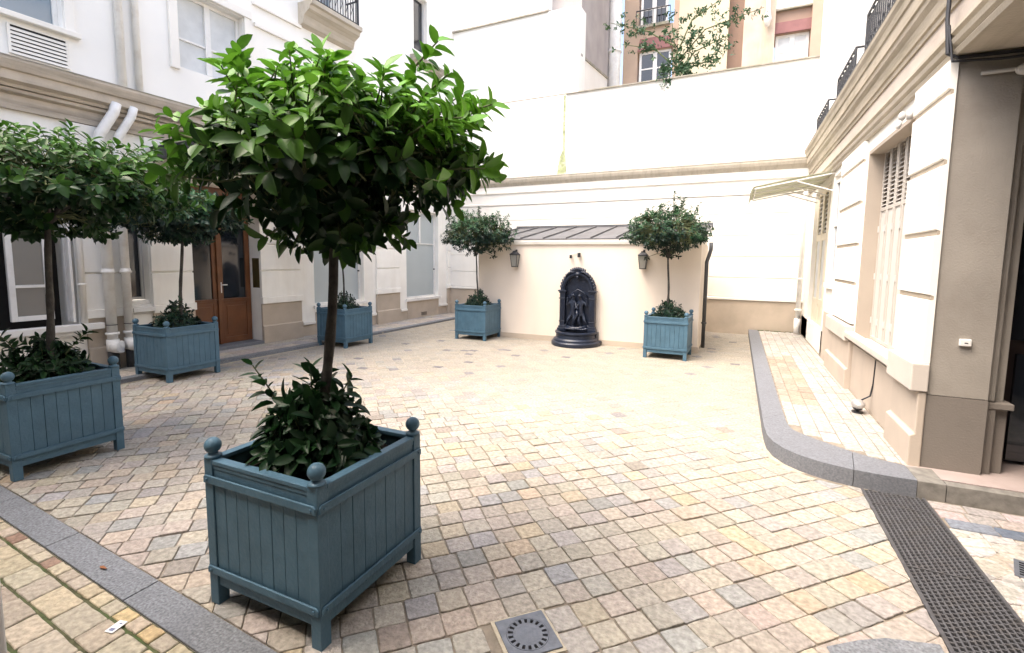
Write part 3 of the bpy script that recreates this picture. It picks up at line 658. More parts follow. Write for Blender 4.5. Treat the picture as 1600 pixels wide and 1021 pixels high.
# lanterns either side of the fountain
def lantern():
    L = empty('wall_lantern'); L.scale = (.88,.88,.88)
    m_ = MB(); m_.box(-.02,.02,-.012,0,-.02,.12); m_.tube([(0,-.01,.08),(0,-.06,.11),(0,-.10,.09),(0,-.10,.05)], .008, 8); m_.build('bracket', iron, L)
    m_ = MB(); a, b_ = .085, .055; c = -.10
    for sx in (-1, 1):
        for sy in (-1, 1): m_.tube([(sx*a,c+sy*a*.9,0),(sx*b_,c+sy*b_*.9,-.27)], .007, 6)
    for s_, z in ((a,0),(b_,-.27)):
        m_.box(-s_-.008,s_+.008,c-s_*.9-.008,c-s_*.9+.008,z-.008,z+.008); m_.box(-s_-.008,s_+.008,c+s_*.9-.008,c+s_*.9+.008,z-.009,z+.007); m_.box(-s_-.009,-s_+.007,c-s_*.9,c+s_*.9,z-.007,z+.009); m_.box(s_-.007,s_+.009,c-s_*.9,c+s_*.9,z-.0075,z+.0085)
    m_.tube([(0,c,-.22),(0,c,-.1)], .012, 8); m_.build('cage', iron, L)
    m_ = MB(); m_.add([(-.1,c-.1,.005),(.1,c-.1,.005),(.1,c+.09,.005),(-.1,c+.09,.005),(-.045,c-.045,.06),(.045,c-.045,.06),(.045,c+.045,.06),(-.045,c+.045,.06)], [(0,3,2,1),(4,5,6,7),(0,1,5,4),(1,2,6,5),(2,3,7,6),(3,0,4,7)]); m_.box(-.04,.04,c-.04,c+.04,.061,.085); m_.build('cap', iron, L)
    m_ = MB(); m_.add([(-a+.004,c-a*.86,-.01),(a-.004,c-a*.86,-.01),(b_-.003,c-b_*.86,-.26),(-b_+.003,c-b_*.86,-.26)], [(0,1,2,3)]); m_.add([(a-.004,c-a*.86,-.01),(a-.004,c+a*.86,-.01),(b_-.003,c+b_*.86,-.26),(b_-.003,c-b_*.86,-.26)], [(0,1,2,3)]); m_.add([(-a+.004,c-a*.86,-.01),(-a+.004,c+a*.86,-.01),(-b_+.003,c+b_*.86,-.26),(-b_+.003,c-b_*.86,-.26)], [(0,1,2,3)])
    m_.build('glass', lamp_glass, L); return L
l1 = lantern(); l1.location = (-4.07, 9.05, 1.70); tag(l1, 'black tapered wall lantern left of the fountain, right of the smaller far tree', 'lantern', 'wall lanterns')
l2 = copy_tree(l1); l2.location = (-1.54, 9.05, 1.70); tag(l2, 'black tapered wall lantern just left of the tree at the right end of the lean-to', 'lantern', 'wall lanterns')
sp = empty('spotlight', (-2.78, 9.05, 1.70)); tag(sp, 'small black twin spotlight on the wall above the fountain', 'spotlight')
m_ = MB(); m_.tube([(-.16,-.02,.0),(.0,-.02,.045),(.03,-.02,.045)], .005, 6); m_.build('arm', greypaint, sp)
for x, z, r, h in ((-.13,-.03,.024,.06),(.035,0,.030,.085)):
    m_ = MB(); m_.lathe([(0,-h/2),(r,-h/2),(r,h/2),(0,h/2)], (x,-.05,z), 14); m_.tube([(x,-.02,z),(x,0,z)], .008, 6); m_.build('lamp_head', iron, sp)

# ------------------------------------------------------------ cast-iron wall fountain
FT = empty('wall_fountain', (-2.735, 9.05, 0)); tag(FT, 'dark navy cast-iron wall fountain with an arched niche and two relief figures', 'fountain')
def archpts(w_, zs, n=20, squash=1.0): return [(w_*math.cos(math.pi*i/n), zs+w_*squash*math.sin(math.pi*i/n)) for i in range(n+1)]
m_ = MB(); ap = archpts(.335, 1.02, 24, 1.15)
m_.prism([(.335,.2)]+ap+[(-.335,.2)], -.06, -.002, 'y'); m_.build('back_plate', castiron, FT)
# arch frame ring
m_ = MB(); n = 24
for (r0, r1, y0) in ((.335,.255,-.14),(.30,.275,-.165)):
    A = archpts(r0, 1.02, n, 1.15); C_ = archpts(r1, 1.02, n, 1.15)
    for i in range(n): m_.add([(A[i][0],y0,A[i][1]),(A[i+1][0],y0,A[i+1][1]),(C_[i+1][0],y0,C_[i+1][1]),(C_[i][0],y0,C_[i][1]),(A[i][0],-.05,A[i][1]),(A[i+1][0],-.05,A[i+1][1]),(C_[i+1][0],-.05,C_[i+1][1]),(C_[i][0],-.05,C_[i][1])], [(0,1,2,3),(0,4,5,1),(3,2,6,7)])
m_.build('arch', castiron, FT, smooth=False)
m_ = MB()
for s_ in (-1, 1):
    m_.box(min(s_*.245,s_*.345),max(s_*.245,s_*.345),-.15,-.06,.30,.97)
    for z0, z1, e in ((.97,1.0,.012),(1.0,1.03,.03),(.86,.885,.012),(.30,.34,.02),(.24,.30,.035),(.42,.44,.01)): m_.box(min(s_*(.245-e),s_*(.345+e)),max(s_*(.245-e),s_*(.345+e)),-.15-e,-.058,z0+.001,z1)
    for k in range(3): m_.tube([(s_*(.268+k*.027),-.152,.46),(s_*(.268+k*.027),-.152,.84)], .008, 6)
m_.build('pilaster', castiron, FT, bevel=.004)
# crest: scallop shell and acanthus along the arch
m_ = MB()
for i in range(9):
    t = math.pi*(.5+(i-4)*.062); R_1 = .40
    m_.tube([(.06*math.cos(math.pi*i/8),-.10,1.36),(.035*(4-i),-.15,1.40+.035*math.sin(math.pi*i/8)),(.030*(4-i)*1.2,-.12,1.415+.05*math.sin(math.pi*(i+.5)/9))], [.012,.02,.016], 8)
for s_ in (-1, 1):
    for k in range(8):
        t = math.radians(90-s_*(14+k*9.5)); rx, rz = .325*math.cos(t), 1.02+.325*1.15*math.sin(t)
        m_.sphere((rx,-.13,rz), .034-.0015*k, 8, 6, (1.1,.8,.9))
        m_.sphere((rx*1.06,-.12,rz+.022), .020, 8, 6)
    m_.tube([(s_*.05,-.16,1.37),(s_*.13,-.17,1.38),(s_*.20,-.16,1.33),(s_*.24,-.15,1.27)], [.012,.02,.018,.008], 8)
m_.sphere((0,-.14,1.34), .05, 12, 8, (1.2,.7,.8)); m_.sphere((0,-.155,1.28), .03, 10, 8)
m_.build('crest', castiron, FT, smooth=True)
# basin: stepped half-round
m_ = MB(); prof = [(.0,.0),(.455,.0),(.465,.015),(.465,.065),(.445,.085),(.43,.09),(.425,.12),(.40,.145),(.385,.15),(.375,.20),(.39,.225),(.40,.24),(.395,.262),(.36,.27),(.33,.262),(.30,.20),(.0,.17)]
m_.lathe([(r, z) for r, z in prof], (0,-.16,0), 40, math.pi, 2*math.pi)
m_.box(-.465,.465,-.16,-.002,0,.08); m_.box(-.40,.40,-.16,-.003,.081,.24)
for v1 in range(len(m_.v)):
    x, y, z = m_.v[v1]
    if y < -.16: m_.v[v1] = (x, -.16+(y+.16)*1.05, z)
m_.build('basin', castiron, FT, smooth=False)
m_ = MB(); 
for k in range(14): 
    t = math.pi*1.0+math.pi*(k+.5)/14; m_.sphere((.20*math.cos(t),-.14+.10*math.sin(t),.29+.02*random.random()), .045, 8, 6, (1.2,1,.5))
m_.tube([(-.22,-.12,.34),(-.1,-.17,.30),(.06,-.17,.31),(.21,-.12,.36)], [.02,.035,.03,.02], 8)
m_.build('rockwork', castiron, FT, smooth=True)
def figure(name, joints, edges, rad, parent):
    me = bpy.data.meshes.new(name); me.from_pydata(joints, edges, []); me.materials.append(castiron)
    o = bpy.data.objects.new(name, me); COL.objects.link(o); o.parent = parent
    sm = o.modifiers.new('skin', 'SKIN'); 
    for i, r in enumerate(rad): me.skin_vertices[0].data[i].radius = (r, r)
    me.skin_vertices[0].data[0].use_root = True
    o.modifiers.new('sub', 'SUBSURF').render_levels = 2; o.modifiers['sub'].levels = 1
    return o
for s_, hx in ((-1, -.085), (1, .075)):
    J = [(hx,-.11,.60),(hx,-.115,.70),(hx+.01*s_,-.12,.80),(hx-.01*s_,-.13,.855),(hx-.02*s_,-.14,.905),(hx-.022*s_,-.14,.955),
         (hx+.065*s_,-.12,.80),(hx+.12*s_,-.13,.74),(hx+.10*s_,-.15,.90),           # outer arm
         (hx-.055*s_,-.13,.79),(hx-.075*s_,-.17,.71),(hx-.12*s_,-.18,.68),          # inner arm
         (hx+.045*s_,-.11,.56),(hx+.085*s_,-.15,.46),(hx+.13*s_,-.12,.36),(hx+.165*s_,-.14,.345),   # outer leg
         (hx-.035*s_,-.12,.55),(hx-.03*s_,-.16,.45),(hx+.0*s_,-.13,.345),(hx-.02*s_,-.17,.335)]
    E_ = [(0,1),(1,2),(2,3),(3,4),(4,5),(2,6),(6,7),(7,8),(2,9),(9,10),(10,11),(0,12),(12,13),(13,14),(14,15),(0,16),(16,17),(17,18),(18,19)]
    Rd = [.050,.048,.045,.022,.040,.036,.026,.020,.016,.026,.021,.015,.036,.028,.019,.015,.036,.028,.019,.015]
    figure('relief_figure', J, E_, Rd, FT)
m_ = MB(); m_.sphere((-.068,-.168,.94),.032,10,8); m_.sphere((.055,-.168,.93),.032,10,8); m_.tube([(-.2,-.1,.93),(-.13,-.14,.88),(-.1,-.13,.98),(0,-.11,1.05),(.12,-.12,.99),(.2,-.1,.9)], .014, 6)
m_.tube([(.0,-.15,.66),(.02,-.18,.58),(-.03,-.17,.48),(-.05,-.15,.36)], [.02,.032,.026,.02], 8); m_.build('drapery', castiron, FT, smooth=True)

# ------------------------------------------------------------ RIGHT BUILDING
RBD = empty('stone_house', (0,0,0)); tag(RBD, 'cream rusticated house on the right with shuttered window, heavy cornice and iron window guards', 'house')
X = 1.295; D = .5
W = MB(); W.box(X+.0,X+D,8.25,11.9,.0,.5)
for y0, y1 in ((4.42,5.17),(6.83,8.30)): W.box(X, X+D if y0 > 5 else X+.34, y0, y1, 0, 3.0)
W.box(X,X+D,5.17,6.83,0,.66); W.box(X,X+D,5.17,6.83,2.86,3.0); W.box(X,X+D,8.3,9.0,0,1.22); W.box(X,X+D,8.3,9.0,2.92,3.0); W.box(X,X+D,9.0,9.25,0,3.0); W.box(X,X+D,11.0,11.9,0,3.0); W.box(X,X+D,9.25,11.0,2.9,3.0)
W.build('wall', cream, RBD)
GR = [.887, 1.36, 1.82, 2.305, 2.775, 2.99]
X = 1.295
for y0, y1 in ((4.385,5.12),(6.88,8.2)): pier(RBD, cream, y0, y1, X-.045, -.032, GR, .026, 'y', 'pier', 0)
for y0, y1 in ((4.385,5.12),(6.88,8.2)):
    for z in GR[1:-1]: B(X-.030, X-.0125, y0+.002, y1-.002, z-.016, z+.016).build('joint_shade', groovem, RBD)  # beige strips paint the shade of the grooves
ldm = mat('ledge_render', (.56,.51,.455), .9, .08, 3, .15, 80, stain=(.42,.36,.30), stain_amt=.4, stain_scale=3)
for a in ((X-.105,X-.001,4.37,5.0,.68,.885),(X-.10,X-.001,5.001,6.859,.735,.80),(X-.095,X-.001,6.86,8.24,.68,.86),(X-.001,X+.22,5.17,6.83,.661,.734)): B(*a).build('ledge', ldm, RBD, bevel=.008)
plr = mat('plinth_render_right', (.46,.395,.33), .9, .08, 3, .15, 80, stain=(.5,.42,.33), stain_amt=.4)
for y0, y1 in ((4.385,5.02),(6.80,8.24)): MB().prism([(X-.001,.10),(X-.08,.10),(X-.08,.345),(X-.05,.362),(X-.05,.675),(X-.001,.675)], y0, y1, 'y').build('plinth', plr, RBD, bevel=.008)
B(X-.012,X-.001,5.021,6.799,.10,.66).build('plinth', plr, RBD, bevel=.004); B(X-.02,X-.001,8.241,9.0,.10,.85).build('plinth', plr, RBD, bevel=.004)
# lintel course with small mouldings, frieze and cornice (run on over the passage)
m_ = MB(); m_.prism([(X+.35,3.0),(X-.03,3.0),(X-.045,3.03),(X-.03,3.05),(X-.055,3.07),(X-.065,3.10),(X-.04,3.115),(X-.07,3.14),(X-.07,3.165),(X+.35,3.165)], -1.5, 11.85, 'y'); m_.build('architrave', stone2, RBD)
m_ = MB(); m_.prism([(X+.35,3.166),(X-.02,3.166),(X-.02,3.36),(X+.35,3.36)], -1.5, 11.85, 'y'); m_.build('frieze', mat('frieze_stone', (.50,.435,.375), .9, .1, 3, .2, stain=(.36,.31,.25), stain_amt=.5, streak='h'), RBD)
m_ = MB(); m_.prism([(X+.35,3.361),(X-.035,3.361),(X-.04,3.40),(X-.055,3.41),(X-.06,3.45),(X-.045,3.46),(X-.055,3.52),(X-.085,3.56),(X-.09,3.60),(X-.105,3.61),(X-.105,3.73),(X-.12,3.74),(X-.13,3.80),(X-.15,3.84),(X-.155,3.88),(X+.35,3.93)], -1.5, 11.85, 'y'); m_.build('cornice', mat('cornice_right', (.40,.35,.275), .9, .12, 4, .3, 50, stain=(.20,.175,.115), stain_amt=.8, stain_scale=2.4, streak='h'), RBD)
m_ = MB(); m_.prism([(X+.3,3.932),(X-.157,3.882),(X-.157,3.895),(X+.3,3.945)], -1.5, 11.85, 'y'); m_.build('cornice_cap', pipegrey, RBD)
B(X+.02,X+.5,-1.5,12.0,3.94,8.2).build('upper_wall', bright, RBD)
for y0, y1, z in ((3.6,6.9,4.38),(7.45,8.62,4.24),(9.45,10.6,4.20)):
    r_ = MB(); xx = X-.10; z0 = 3.92
    r_.tube([(xx,y0,z),(xx,y1,z)], .014, 8); r_.tube([(xx,y0,z0+.03),(xx,y1,z0+.03)], .01, 6); r_.tube([(xx,y0,z-.07),(xx,y1,z-.07)], .008, 6)
    for yy_ in (y0, y1): r_.tube([(xx,yy_,z),(X+.03,yy_,z)], .014, 6); r_.tube([(xx,yy_,z0),(xx,yy_,z)], .014, 6)
    n = int((y1-y0)/.085)
    for i in range(1, n):
        yy_ = y0+(y1-y0)*i/n; r_.tube([(xx,yy_,z0+.03),(xx,yy_,z-.07)], .008, 6)
        if i % 2: 
            spiral(r_, yy_+.035, z0+.14, xx, .05, .01, math.pi, 3*math.pi, .006, 10, 'x'); r_.sphere((xx,yy_,z-.035), .02, 6, 4)
    r_.build('window_guard', iron, RBD)
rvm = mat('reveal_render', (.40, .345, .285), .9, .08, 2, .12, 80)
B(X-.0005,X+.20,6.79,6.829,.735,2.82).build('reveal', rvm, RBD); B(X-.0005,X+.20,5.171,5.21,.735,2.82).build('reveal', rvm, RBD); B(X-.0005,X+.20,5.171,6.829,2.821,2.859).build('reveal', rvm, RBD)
shm = mat('shutter_paint', (.46,.43,.39), .5, .06, 4, .05); shp = mat('shutter_panel_paint', (.56,.54,.50), .5, .06, 4, .05)
# shuttered window: folded metal louvred shutters seen edge-on in the reveal
sh = MB(); xs_ = X+.14
B(xs_+.12,xs_+.14,5.17,6.83,.7,2.9).build('room', rvm, RBD)
for i in range(6):
    y0 = 5.2+i*.27; y1 = y0+.255
    s_ = MB(); s_.box(xs_,xs_+.03,y0,y0+.03,.74,2.86); s_.box(xs_,xs_+.03,y1-.03,y1,.74,2.86); s_.box(xs_,xs_+.03,y0+.03,y1-.03,.74,.78); s_.box(xs_,xs_+.03,y0+.03,y1-.03,2.82,2.86); s_.box(xs_,xs_+.03,y0+.03,y1-.03,2.18,2.22); s2 = B(xs_+.012,xs_+.02,y0+.032,y1-.032,.782,2.178)
    for k in range(13): 
        z = 2.24+k*.045; s_.add([(xs_+.004,y0+.03,z),(xs_+.004,y1-.03,z),(xs_+.028,y1-.03,z+.028),(xs_+.028,y0+.03,z+.028)], [(0,1,2,3)])
    so_ = s_.build('shutter', shm, RBD, bevel=.004); s2.build('shutter_panel', shp, so_)
    h = MB()
    for z in (.92,1.42,1.95): B(xs_-.012,xs_-.001,y1-.022,y1+.018,z,z+.07).build('hinge', greypaint, so_)
    pass
# far service door with louvres, small window
m_ = MB(); m_.box(X+.02,X+.08,8.34,8.42,1.3,2.85); m_.box(X+.02,X+.08,8.9,8.98,1.3,2.85); m_.box(X+.02,X+.08,8.42,8.9,1.3,1.36); m_.box(X+.02,X+.08,8.42,8.9,2.15,2.2); m_.box(X+.02,X+.08,8.42,8.9,2.8,2.85); m_.box(X+.03,X+.07,8.65,8.68,1.36,2.8)
wo = m_.build('window', white, RBD); B(X+.045,X+.052,8.4,8.92,1.32,2.83).build('pane', skyglass, wo)
B(X-.05,X+.02,8.32,9.0,1.225,1.295).build('window_sill', white, RBD)
dm = mat('ivory_door_paint', (.70,.64,.50), .5, .05, 3, .05)
m_ = MB()
for y0, y1 in ((9.25,9.82),(9.84,10.4),(10.42,11.0)):
    m_.box(X+.06,X+.10,y0,y0+.09,.13,2.9); m_.box(X+.06,X+.10,y1-.09,y1,.13,2.9)
    for z0, z1 in ((.13,.28),(.85,.95),(2.0,2.12),(2.84,2.9)): m_.box(X+.06,X+.10,y0+.09,y1-.09,z0,z1)
    m_.box(X+.07,X+.08,y0+.09,y1-.09,.28,.85)
dr = m_.build('door', dm, RBD, bevel=.004)
B(X+.075,X+.082,9.3,10.95,.95,2.0).build('pane', curtain, dr)
m_ = MB()
for y0, y1 in ((9.25,9.82),(9.84,10.4),(10.42,11.0)):
    for k in range(9): m_.add([(X+.07,y0+.09,2.14+k*.078),(X+.07,y1-.09,2.14+k*.078),(X+.10,y1-.09,2.19+k*.078),(X+.10,y0+.09,2.19+k*.078)], [(0,1,2,3)])
m_.build('louvre', greypaint, dr); B(X+.12,X+.13,9.25,11.0,.1,2.9).build('room', darkroom, RBD)
m_ = MB(); m_.tube([(X-.10,11.62,.42),(X-.10,11.62,3.0),(X-.03,11.6,3.3)], .045, 14); m_.tube([(X-.10,11.62,.14),(X-.10,11.62,.44)], .06, 14); m_.lathe([(.045,0),(.065,.005),(.065,.04),(.045,.045)], (X-.1,11.62,.60), 14)
m_.lathe([(.045,0),(.055,.005),(.055,.03),(.045,.035)], (X-.1,11.62,1.25), 14); m_.build('drainpipe', whitepipe, RBD, smooth=True)
# passage side: jamb, stepped pilaster, dark door, soffit
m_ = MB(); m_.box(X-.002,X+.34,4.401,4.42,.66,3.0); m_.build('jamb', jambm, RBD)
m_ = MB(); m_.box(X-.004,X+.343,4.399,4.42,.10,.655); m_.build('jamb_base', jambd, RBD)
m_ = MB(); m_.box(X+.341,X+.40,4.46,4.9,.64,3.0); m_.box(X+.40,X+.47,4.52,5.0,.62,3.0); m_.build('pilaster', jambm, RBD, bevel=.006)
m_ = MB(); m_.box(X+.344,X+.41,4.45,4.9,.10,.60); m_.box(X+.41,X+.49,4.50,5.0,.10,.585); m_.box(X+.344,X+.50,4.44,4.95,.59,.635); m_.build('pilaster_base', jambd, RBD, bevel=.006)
m_ = MB(); m_.box(X+.50,X+1.9,4.8,4.85,.12,3.0); m_.box(X+1.9,X+2.0,-2,4.8,.0,3.0); m_.build('passage_wall', mat('passage_dark_wood', (.03,.018,.016), .6, .3), RBD)
m_ = MB(); m_.box(X+.55,X+1.0,4.77,4.799,1.05,2.3); m_.box(X+.6,X+1.7,4.74,4.769,.15,.95); m_.build('passage_panel', darkglass, RBD)
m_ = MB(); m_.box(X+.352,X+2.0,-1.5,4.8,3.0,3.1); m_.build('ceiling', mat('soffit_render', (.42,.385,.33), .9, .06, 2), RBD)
m_ = MB(); m_.tube([(X-.085,4.385,5.2),(X-.085,4.385,3.25),(X-.07,4.37,3.02),(X-.02,4.36,2.985),(X+.6,4.36,2.975),(X+1.4,4.36,2.97)], .013, 8); m_.tube([(X-.08,4.36,3.2),(X-.05,4.345,2.96),(X+.2,4.345,2.94),(X+1.4,4.345,2.95)], .009, 6); m_.build('cable', iron, RBD)
m_ = MB(); m_.sphere((X+.33,4.36,2.86), .045, 12, 8, (1.1,.7,.8)); m_.sphere((X+.45,4.36,2.88), .04, 12, 8, (1,.7,.8)); m_.tube([(X+.12,4.385,2.87),(X+.3,4.37,2.87)], .012, 8)
tag(m_.build('junction_box', greypaint), 'grey cable fittings under the passage ceiling at the top right', 'junction box')
m_ = MB(); m_.box(X+.15,X+.215,4.375,4.40,1.03,1.08); ib = m_.build('intercom', white, None, bevel=.005); tag(ib, 'small white plastic call box on the brown passage jamb', 'call box')
m_ = MB(); m_.box(X+.175,X+.195,4.3735,4.3749,1.05,1.056); m_.build('slot', iron, ib)
m_ = MB(); m_.sphere((X-.075,5.32,2.86), .035, 10, 8, (.8,1.0,1.1)); m_.box(X-.04,X,5.30,5.34,2.83,2.9); m_.tube([(X-.08,5.32,2.82),(X-.10,5.32,2.76)], .018, 8)
tag(m_.build('motion_sensor', greypaint, smooth=True), 'small grey sensor under the architrave beside the shuttered window', 'sensor')
# floor projector by the plinth
fl = empty('floor_lamp', (X-.13, 5.75, Z)); tag(fl, 'small silvery floodlight on the pavement against the right plinth, with a black cable', 'floodlight')
m_ = MB(); m_.sphere((0,0,.085), .075, 16, 10, (.8,1.25,.62)); m_.build('shade', mat('satin_metal', (.55,.54,.53), .35, .1, metal=.6), fl, smooth=True)
m_ = MB(); m_.tube([(0,0,.06),(.0,0,.0)], .012, 8); m_.lathe([(0,0),(.05,0),(.05,.012),(0,.014)], (0,0,0), 14); m_.sphere((.0,0,.05), .045, 10, 6, (1,1.2,.7)); m_.build('foot', iron, fl)
m_ = MB(); m_.tube([(.03,.03,.12),(.10,.03,.17),(.115,.02,.3),(.116,.0,.54)], .008, 8); m_.build('cable', iron, fl)
# awning over the service door
AW = empty('awning', (X, 9.0, 2.96)); tag(AW, 'pale yellow ribbed plastic awning over the far service door', 'awning')
m_ = MB(); n = 22; L_ = 1.75
vs = []; 
for i in range(n*2+1):
    y = L_*i/(n*2); dz = .012*math.sin(math.pi*i/2+.7)
    vs += [(0,y,.05+dz),(-.55,y,-.03+dz),(-1.12,y,-.14+dz),(-1.16,y,-.23+dz)]
fs = [(4*i+k,4*i+k+1,4*i+5+k,4*i+4+k) for i in range(n*2) for k in range(3)]
m_.add(vs, fs); a_ = m_.build('sheet', awnm, AW); sm = a_.modifiers.new('s','SOLIDIFY'); sm.thickness = .006
m_ = MB()
for y in (.02, .6, 1.2, L_-.02): m_.tube([(0,y,.02),(-1.10,y,-.17)], .012, 8); m_.tube([(0,y,-.25),(-.5,y,-.08)], .010, 8)
m_.tube([(-1.08,0,-.165),(-1.08,L_,-.165)], .012, 8); m_.build('frame', white, AW)

# ------------------------------------------------------------ unseen house added behind the camera to shade the near courtyard
BH = empty('added_shade_house', (0,0,0)); tag(BH, 'unseen house added behind the viewer to shade the near courtyard', 'house')
m_ = MB(); m_.box(-9.5,-2.2,-.9,-.4,0,4.6); m_.box(-2.2,3.3,-.9,-.4,3.0,4.6); m_.box(3.3,3.8,-6,-.4,0,4.6); m_.box(-2.7,-2.2,-6,-.9,0,3.4); m_.box(-2.2,3.3,-6,-.9,3.0,3.4); m_.box(-2.7,3.8,-6.4,-6,0,3.4); m_.build('wall', jambm, BH)

# ------------------------------------------------------------ drain cover, grating, litter
DCV = empty('drain_cover', (-.735, 1.795, 0), math.radians(45)); tag(DCV, 'square blue-grey iron drain cover with a ring of slots in the foreground', 'drain cover')
m_ = MB(); n = 36; R1 = .098; s_ = .112
def sq(t):
    c, s2 = math.cos(t), math.sin(t); k = s_/max(abs(c), abs(s2)); return (c*k, s2*k)
ring_r = [(.0, 0), ]
ts = [2*math.pi*i/72 for i in range(72)]
vs = [(*sq(t), .004) for t in ts]+[(.092*math.cos(t), .092*math.sin(t), .004) for t in ts]+[(*sq(t), -.03) for t in ts]+[(.092*math.cos(t), .092*math.sin(t), -.02) for t in ts]
fs = [(i,(i+1)%72,72+(i+1)%72,72+i) for i in range(72)]+[(i,144+i,144+(i+1)%72,(i+1)%72) for i in range(72)]+[(72+i,72+(i+1)%72,216+(i+1)%72,216+i) for i in range(72)]
m_.add(vs, fs); m_.build('frame', drainm, DCV)
m_ = MB(); ri, ro = .064, .086
for i in range(72):
    t0, t1 = ts[i], ts[i]+2*math.pi/72; c = lambda r, t, z: (r*math.cos(t), r*math.sin(t), z)
    if i % 4 < 1.5: m_.add([c(ri,t0,.0045),c(ro,t0,.0045),c(ro,t1,.0045),c(ri,t1,.0045),c(ri,t0,-.01),c(ro,t0,-.01),c(ro,t1,-.01),c(ri,t1,-.01)], [(0,1,2,3),(0,4,5,1),(2,6,7,3)])
    m_.add([c(ro,t0,.0045),c(.0905,t0,.0045),c(.0905,t1,.0045),c(ro,t1,.0045),c(ro,t0,-.01),c(ro,t1,-.01)], [(0,1,2,3),(0,3,5,4)])
m_.lathe([(0,.005),(.02,.0045),(.045,.0055),(.06,.0045),(ri,.004),(ri,-.01)], (0,0,0), 36); m_.build('lid', drainm, DCV)
m_ = MB(); m_.lathe([(0,-.0012),(.0918,-.0012)], (0,0,0), 36); m_.build('slot_shade_disc', black, DCV)  # flat black disc paints the darkness below the slots

GRT = empty('drain_grating', (1.065, 0, 0)); tag(GRT, 'long galvanised drain grating with rows of dark slots running from the kerb', 'drain grating')
m_ = MB(); w_ = .183; m_.box(-w_,-w_+.016,.9,4.08,-.02,.006); m_.box(w_-.016,w_,.9,4.08,-.02,.006); m_.build('edge_rail', grating, GRT)
m_ = MB(); px_, py_ = .0262, .030; hw, hh = .0088, .0115; y0 = 1.0; nx_ = 13; ny_ = int((4.08-y0)/py_)
for j in range(ny_):
    for i in range(nx_):
        cx = -w_+.016+px_*(i+.5)+(0); cy = y0+py_*(j+.5)+(py_/2 if i % 2 else 0)
        a, b_ = px_/2, py_/2
        vs = [(cx-a,cy-b_,.003),(cx+a,cy-b_,.003),(cx+a,cy+b_,.003),(cx-a,cy+b_,.003),(cx-hw,cy-hh,.001),(cx+hw,cy-hh,.001),(cx+hw,cy+hh,.001),(cx-hw,cy+hh,.001),(cx-hw,cy-hh,-.012),(cx+hw,cy-hh,-.012),(cx+hw,cy+hh,-.012),(cx-hw,cy+hh,-.012)]
        m_.add(vs, [(0,1,5,4),(1,2,6,5),(2,3,7,6),(3,0,4,7),(4,5,9,8),(5,6,10,9),(6,7,11,10),(7,4,8,11)])
m_.build('grid', grating, GRT, fix=False)
for yb in (1.6, 2.35, 3.1, 3.85): B(-w_+.017,w_-.017,yb-.004,yb+.004,.0035,.0055).build('cross_bar', grating, GRT)
B(-w_,w_,.9,4.08,-.05,-.0045).build('channel_shade', black, GRT)  # black filler just under the grid, painted darkness in place of depth
g2 = empty('drain_cover', (1.50, 3.30, 0), math.radians(-20)); tag(g2, 'dark slotted floor drain at the right edge, beyond the long grating', 'drain cover')
m_ = MB(); m_.box(-.09,.12,-.09,.11,-.02,.006); m_.build('frame', drainm, g2); m_ = MB()
for i in range(6): m_.box(-.07,.10,-.07+i*.028,-.055+i*.028,.0062,.0070)
m_.build('slot', black, g2)
cdo = empty('card', (-2.355, 1.065, .006), math.radians(12)); tag(cdo, 'small white printed card lying on the foreground slabs', 'card')
m_ = MB(); m_.box(-.021,.021,-.034,.034,-.0008,.0008); m_.build('paper', cardm, cdo)
m_ = MB(); m_.box(-.012,.012,-.026,-.010,.001,.0013); m_.box(-.003,.010,.014,.022,.001,.0013); m_.build('print', mat('card_print', (.18,.20,.30), .6), cdo)
m_ = MB(); m_.add([(-.035,0,.006),(-.015,.008,.012),(.01,.007,.009),(.035,.001,.013),(.01,-.008,.013),(-.015,-.007,.009),(0,0,.007)], [(0,6,1),(1,6,2),(2,6,3),(3,6,4),(4,6,5),(5,6,0)]); o = m_.build('fallen_leaf', leafdry); o.location = (-2.87, 1.262, 0); sm = o.modifiers.new('s','SOLIDIFY'); sm.thickness = .0012
tag(o, 'curled brown leaf lying on the granite band', 'leaf')
OD_ = empty('glazed_door', (-1.15, -.4, 0)); tag(OD_, 'blurred pale edge of an open door at the lower left corner', 'door')
m_ = MB(); m_.box(-.02,.022,.67,.75,.01,2.3); m_.box(-.02,.022,0,.08,.01,2.3); m_.box(-.02,.022,.08,.67,.01,.3); m_.box(-.02,.022,.08,.67,2.2,2.3); m_.box(-.02,.022,.08,.67,1.0,1.08); m_.build('frame', white, OD_, bevel=.004)
B(-.002,.003,.075,.675,.29,2.21).build('pane', greyglass, OD_)

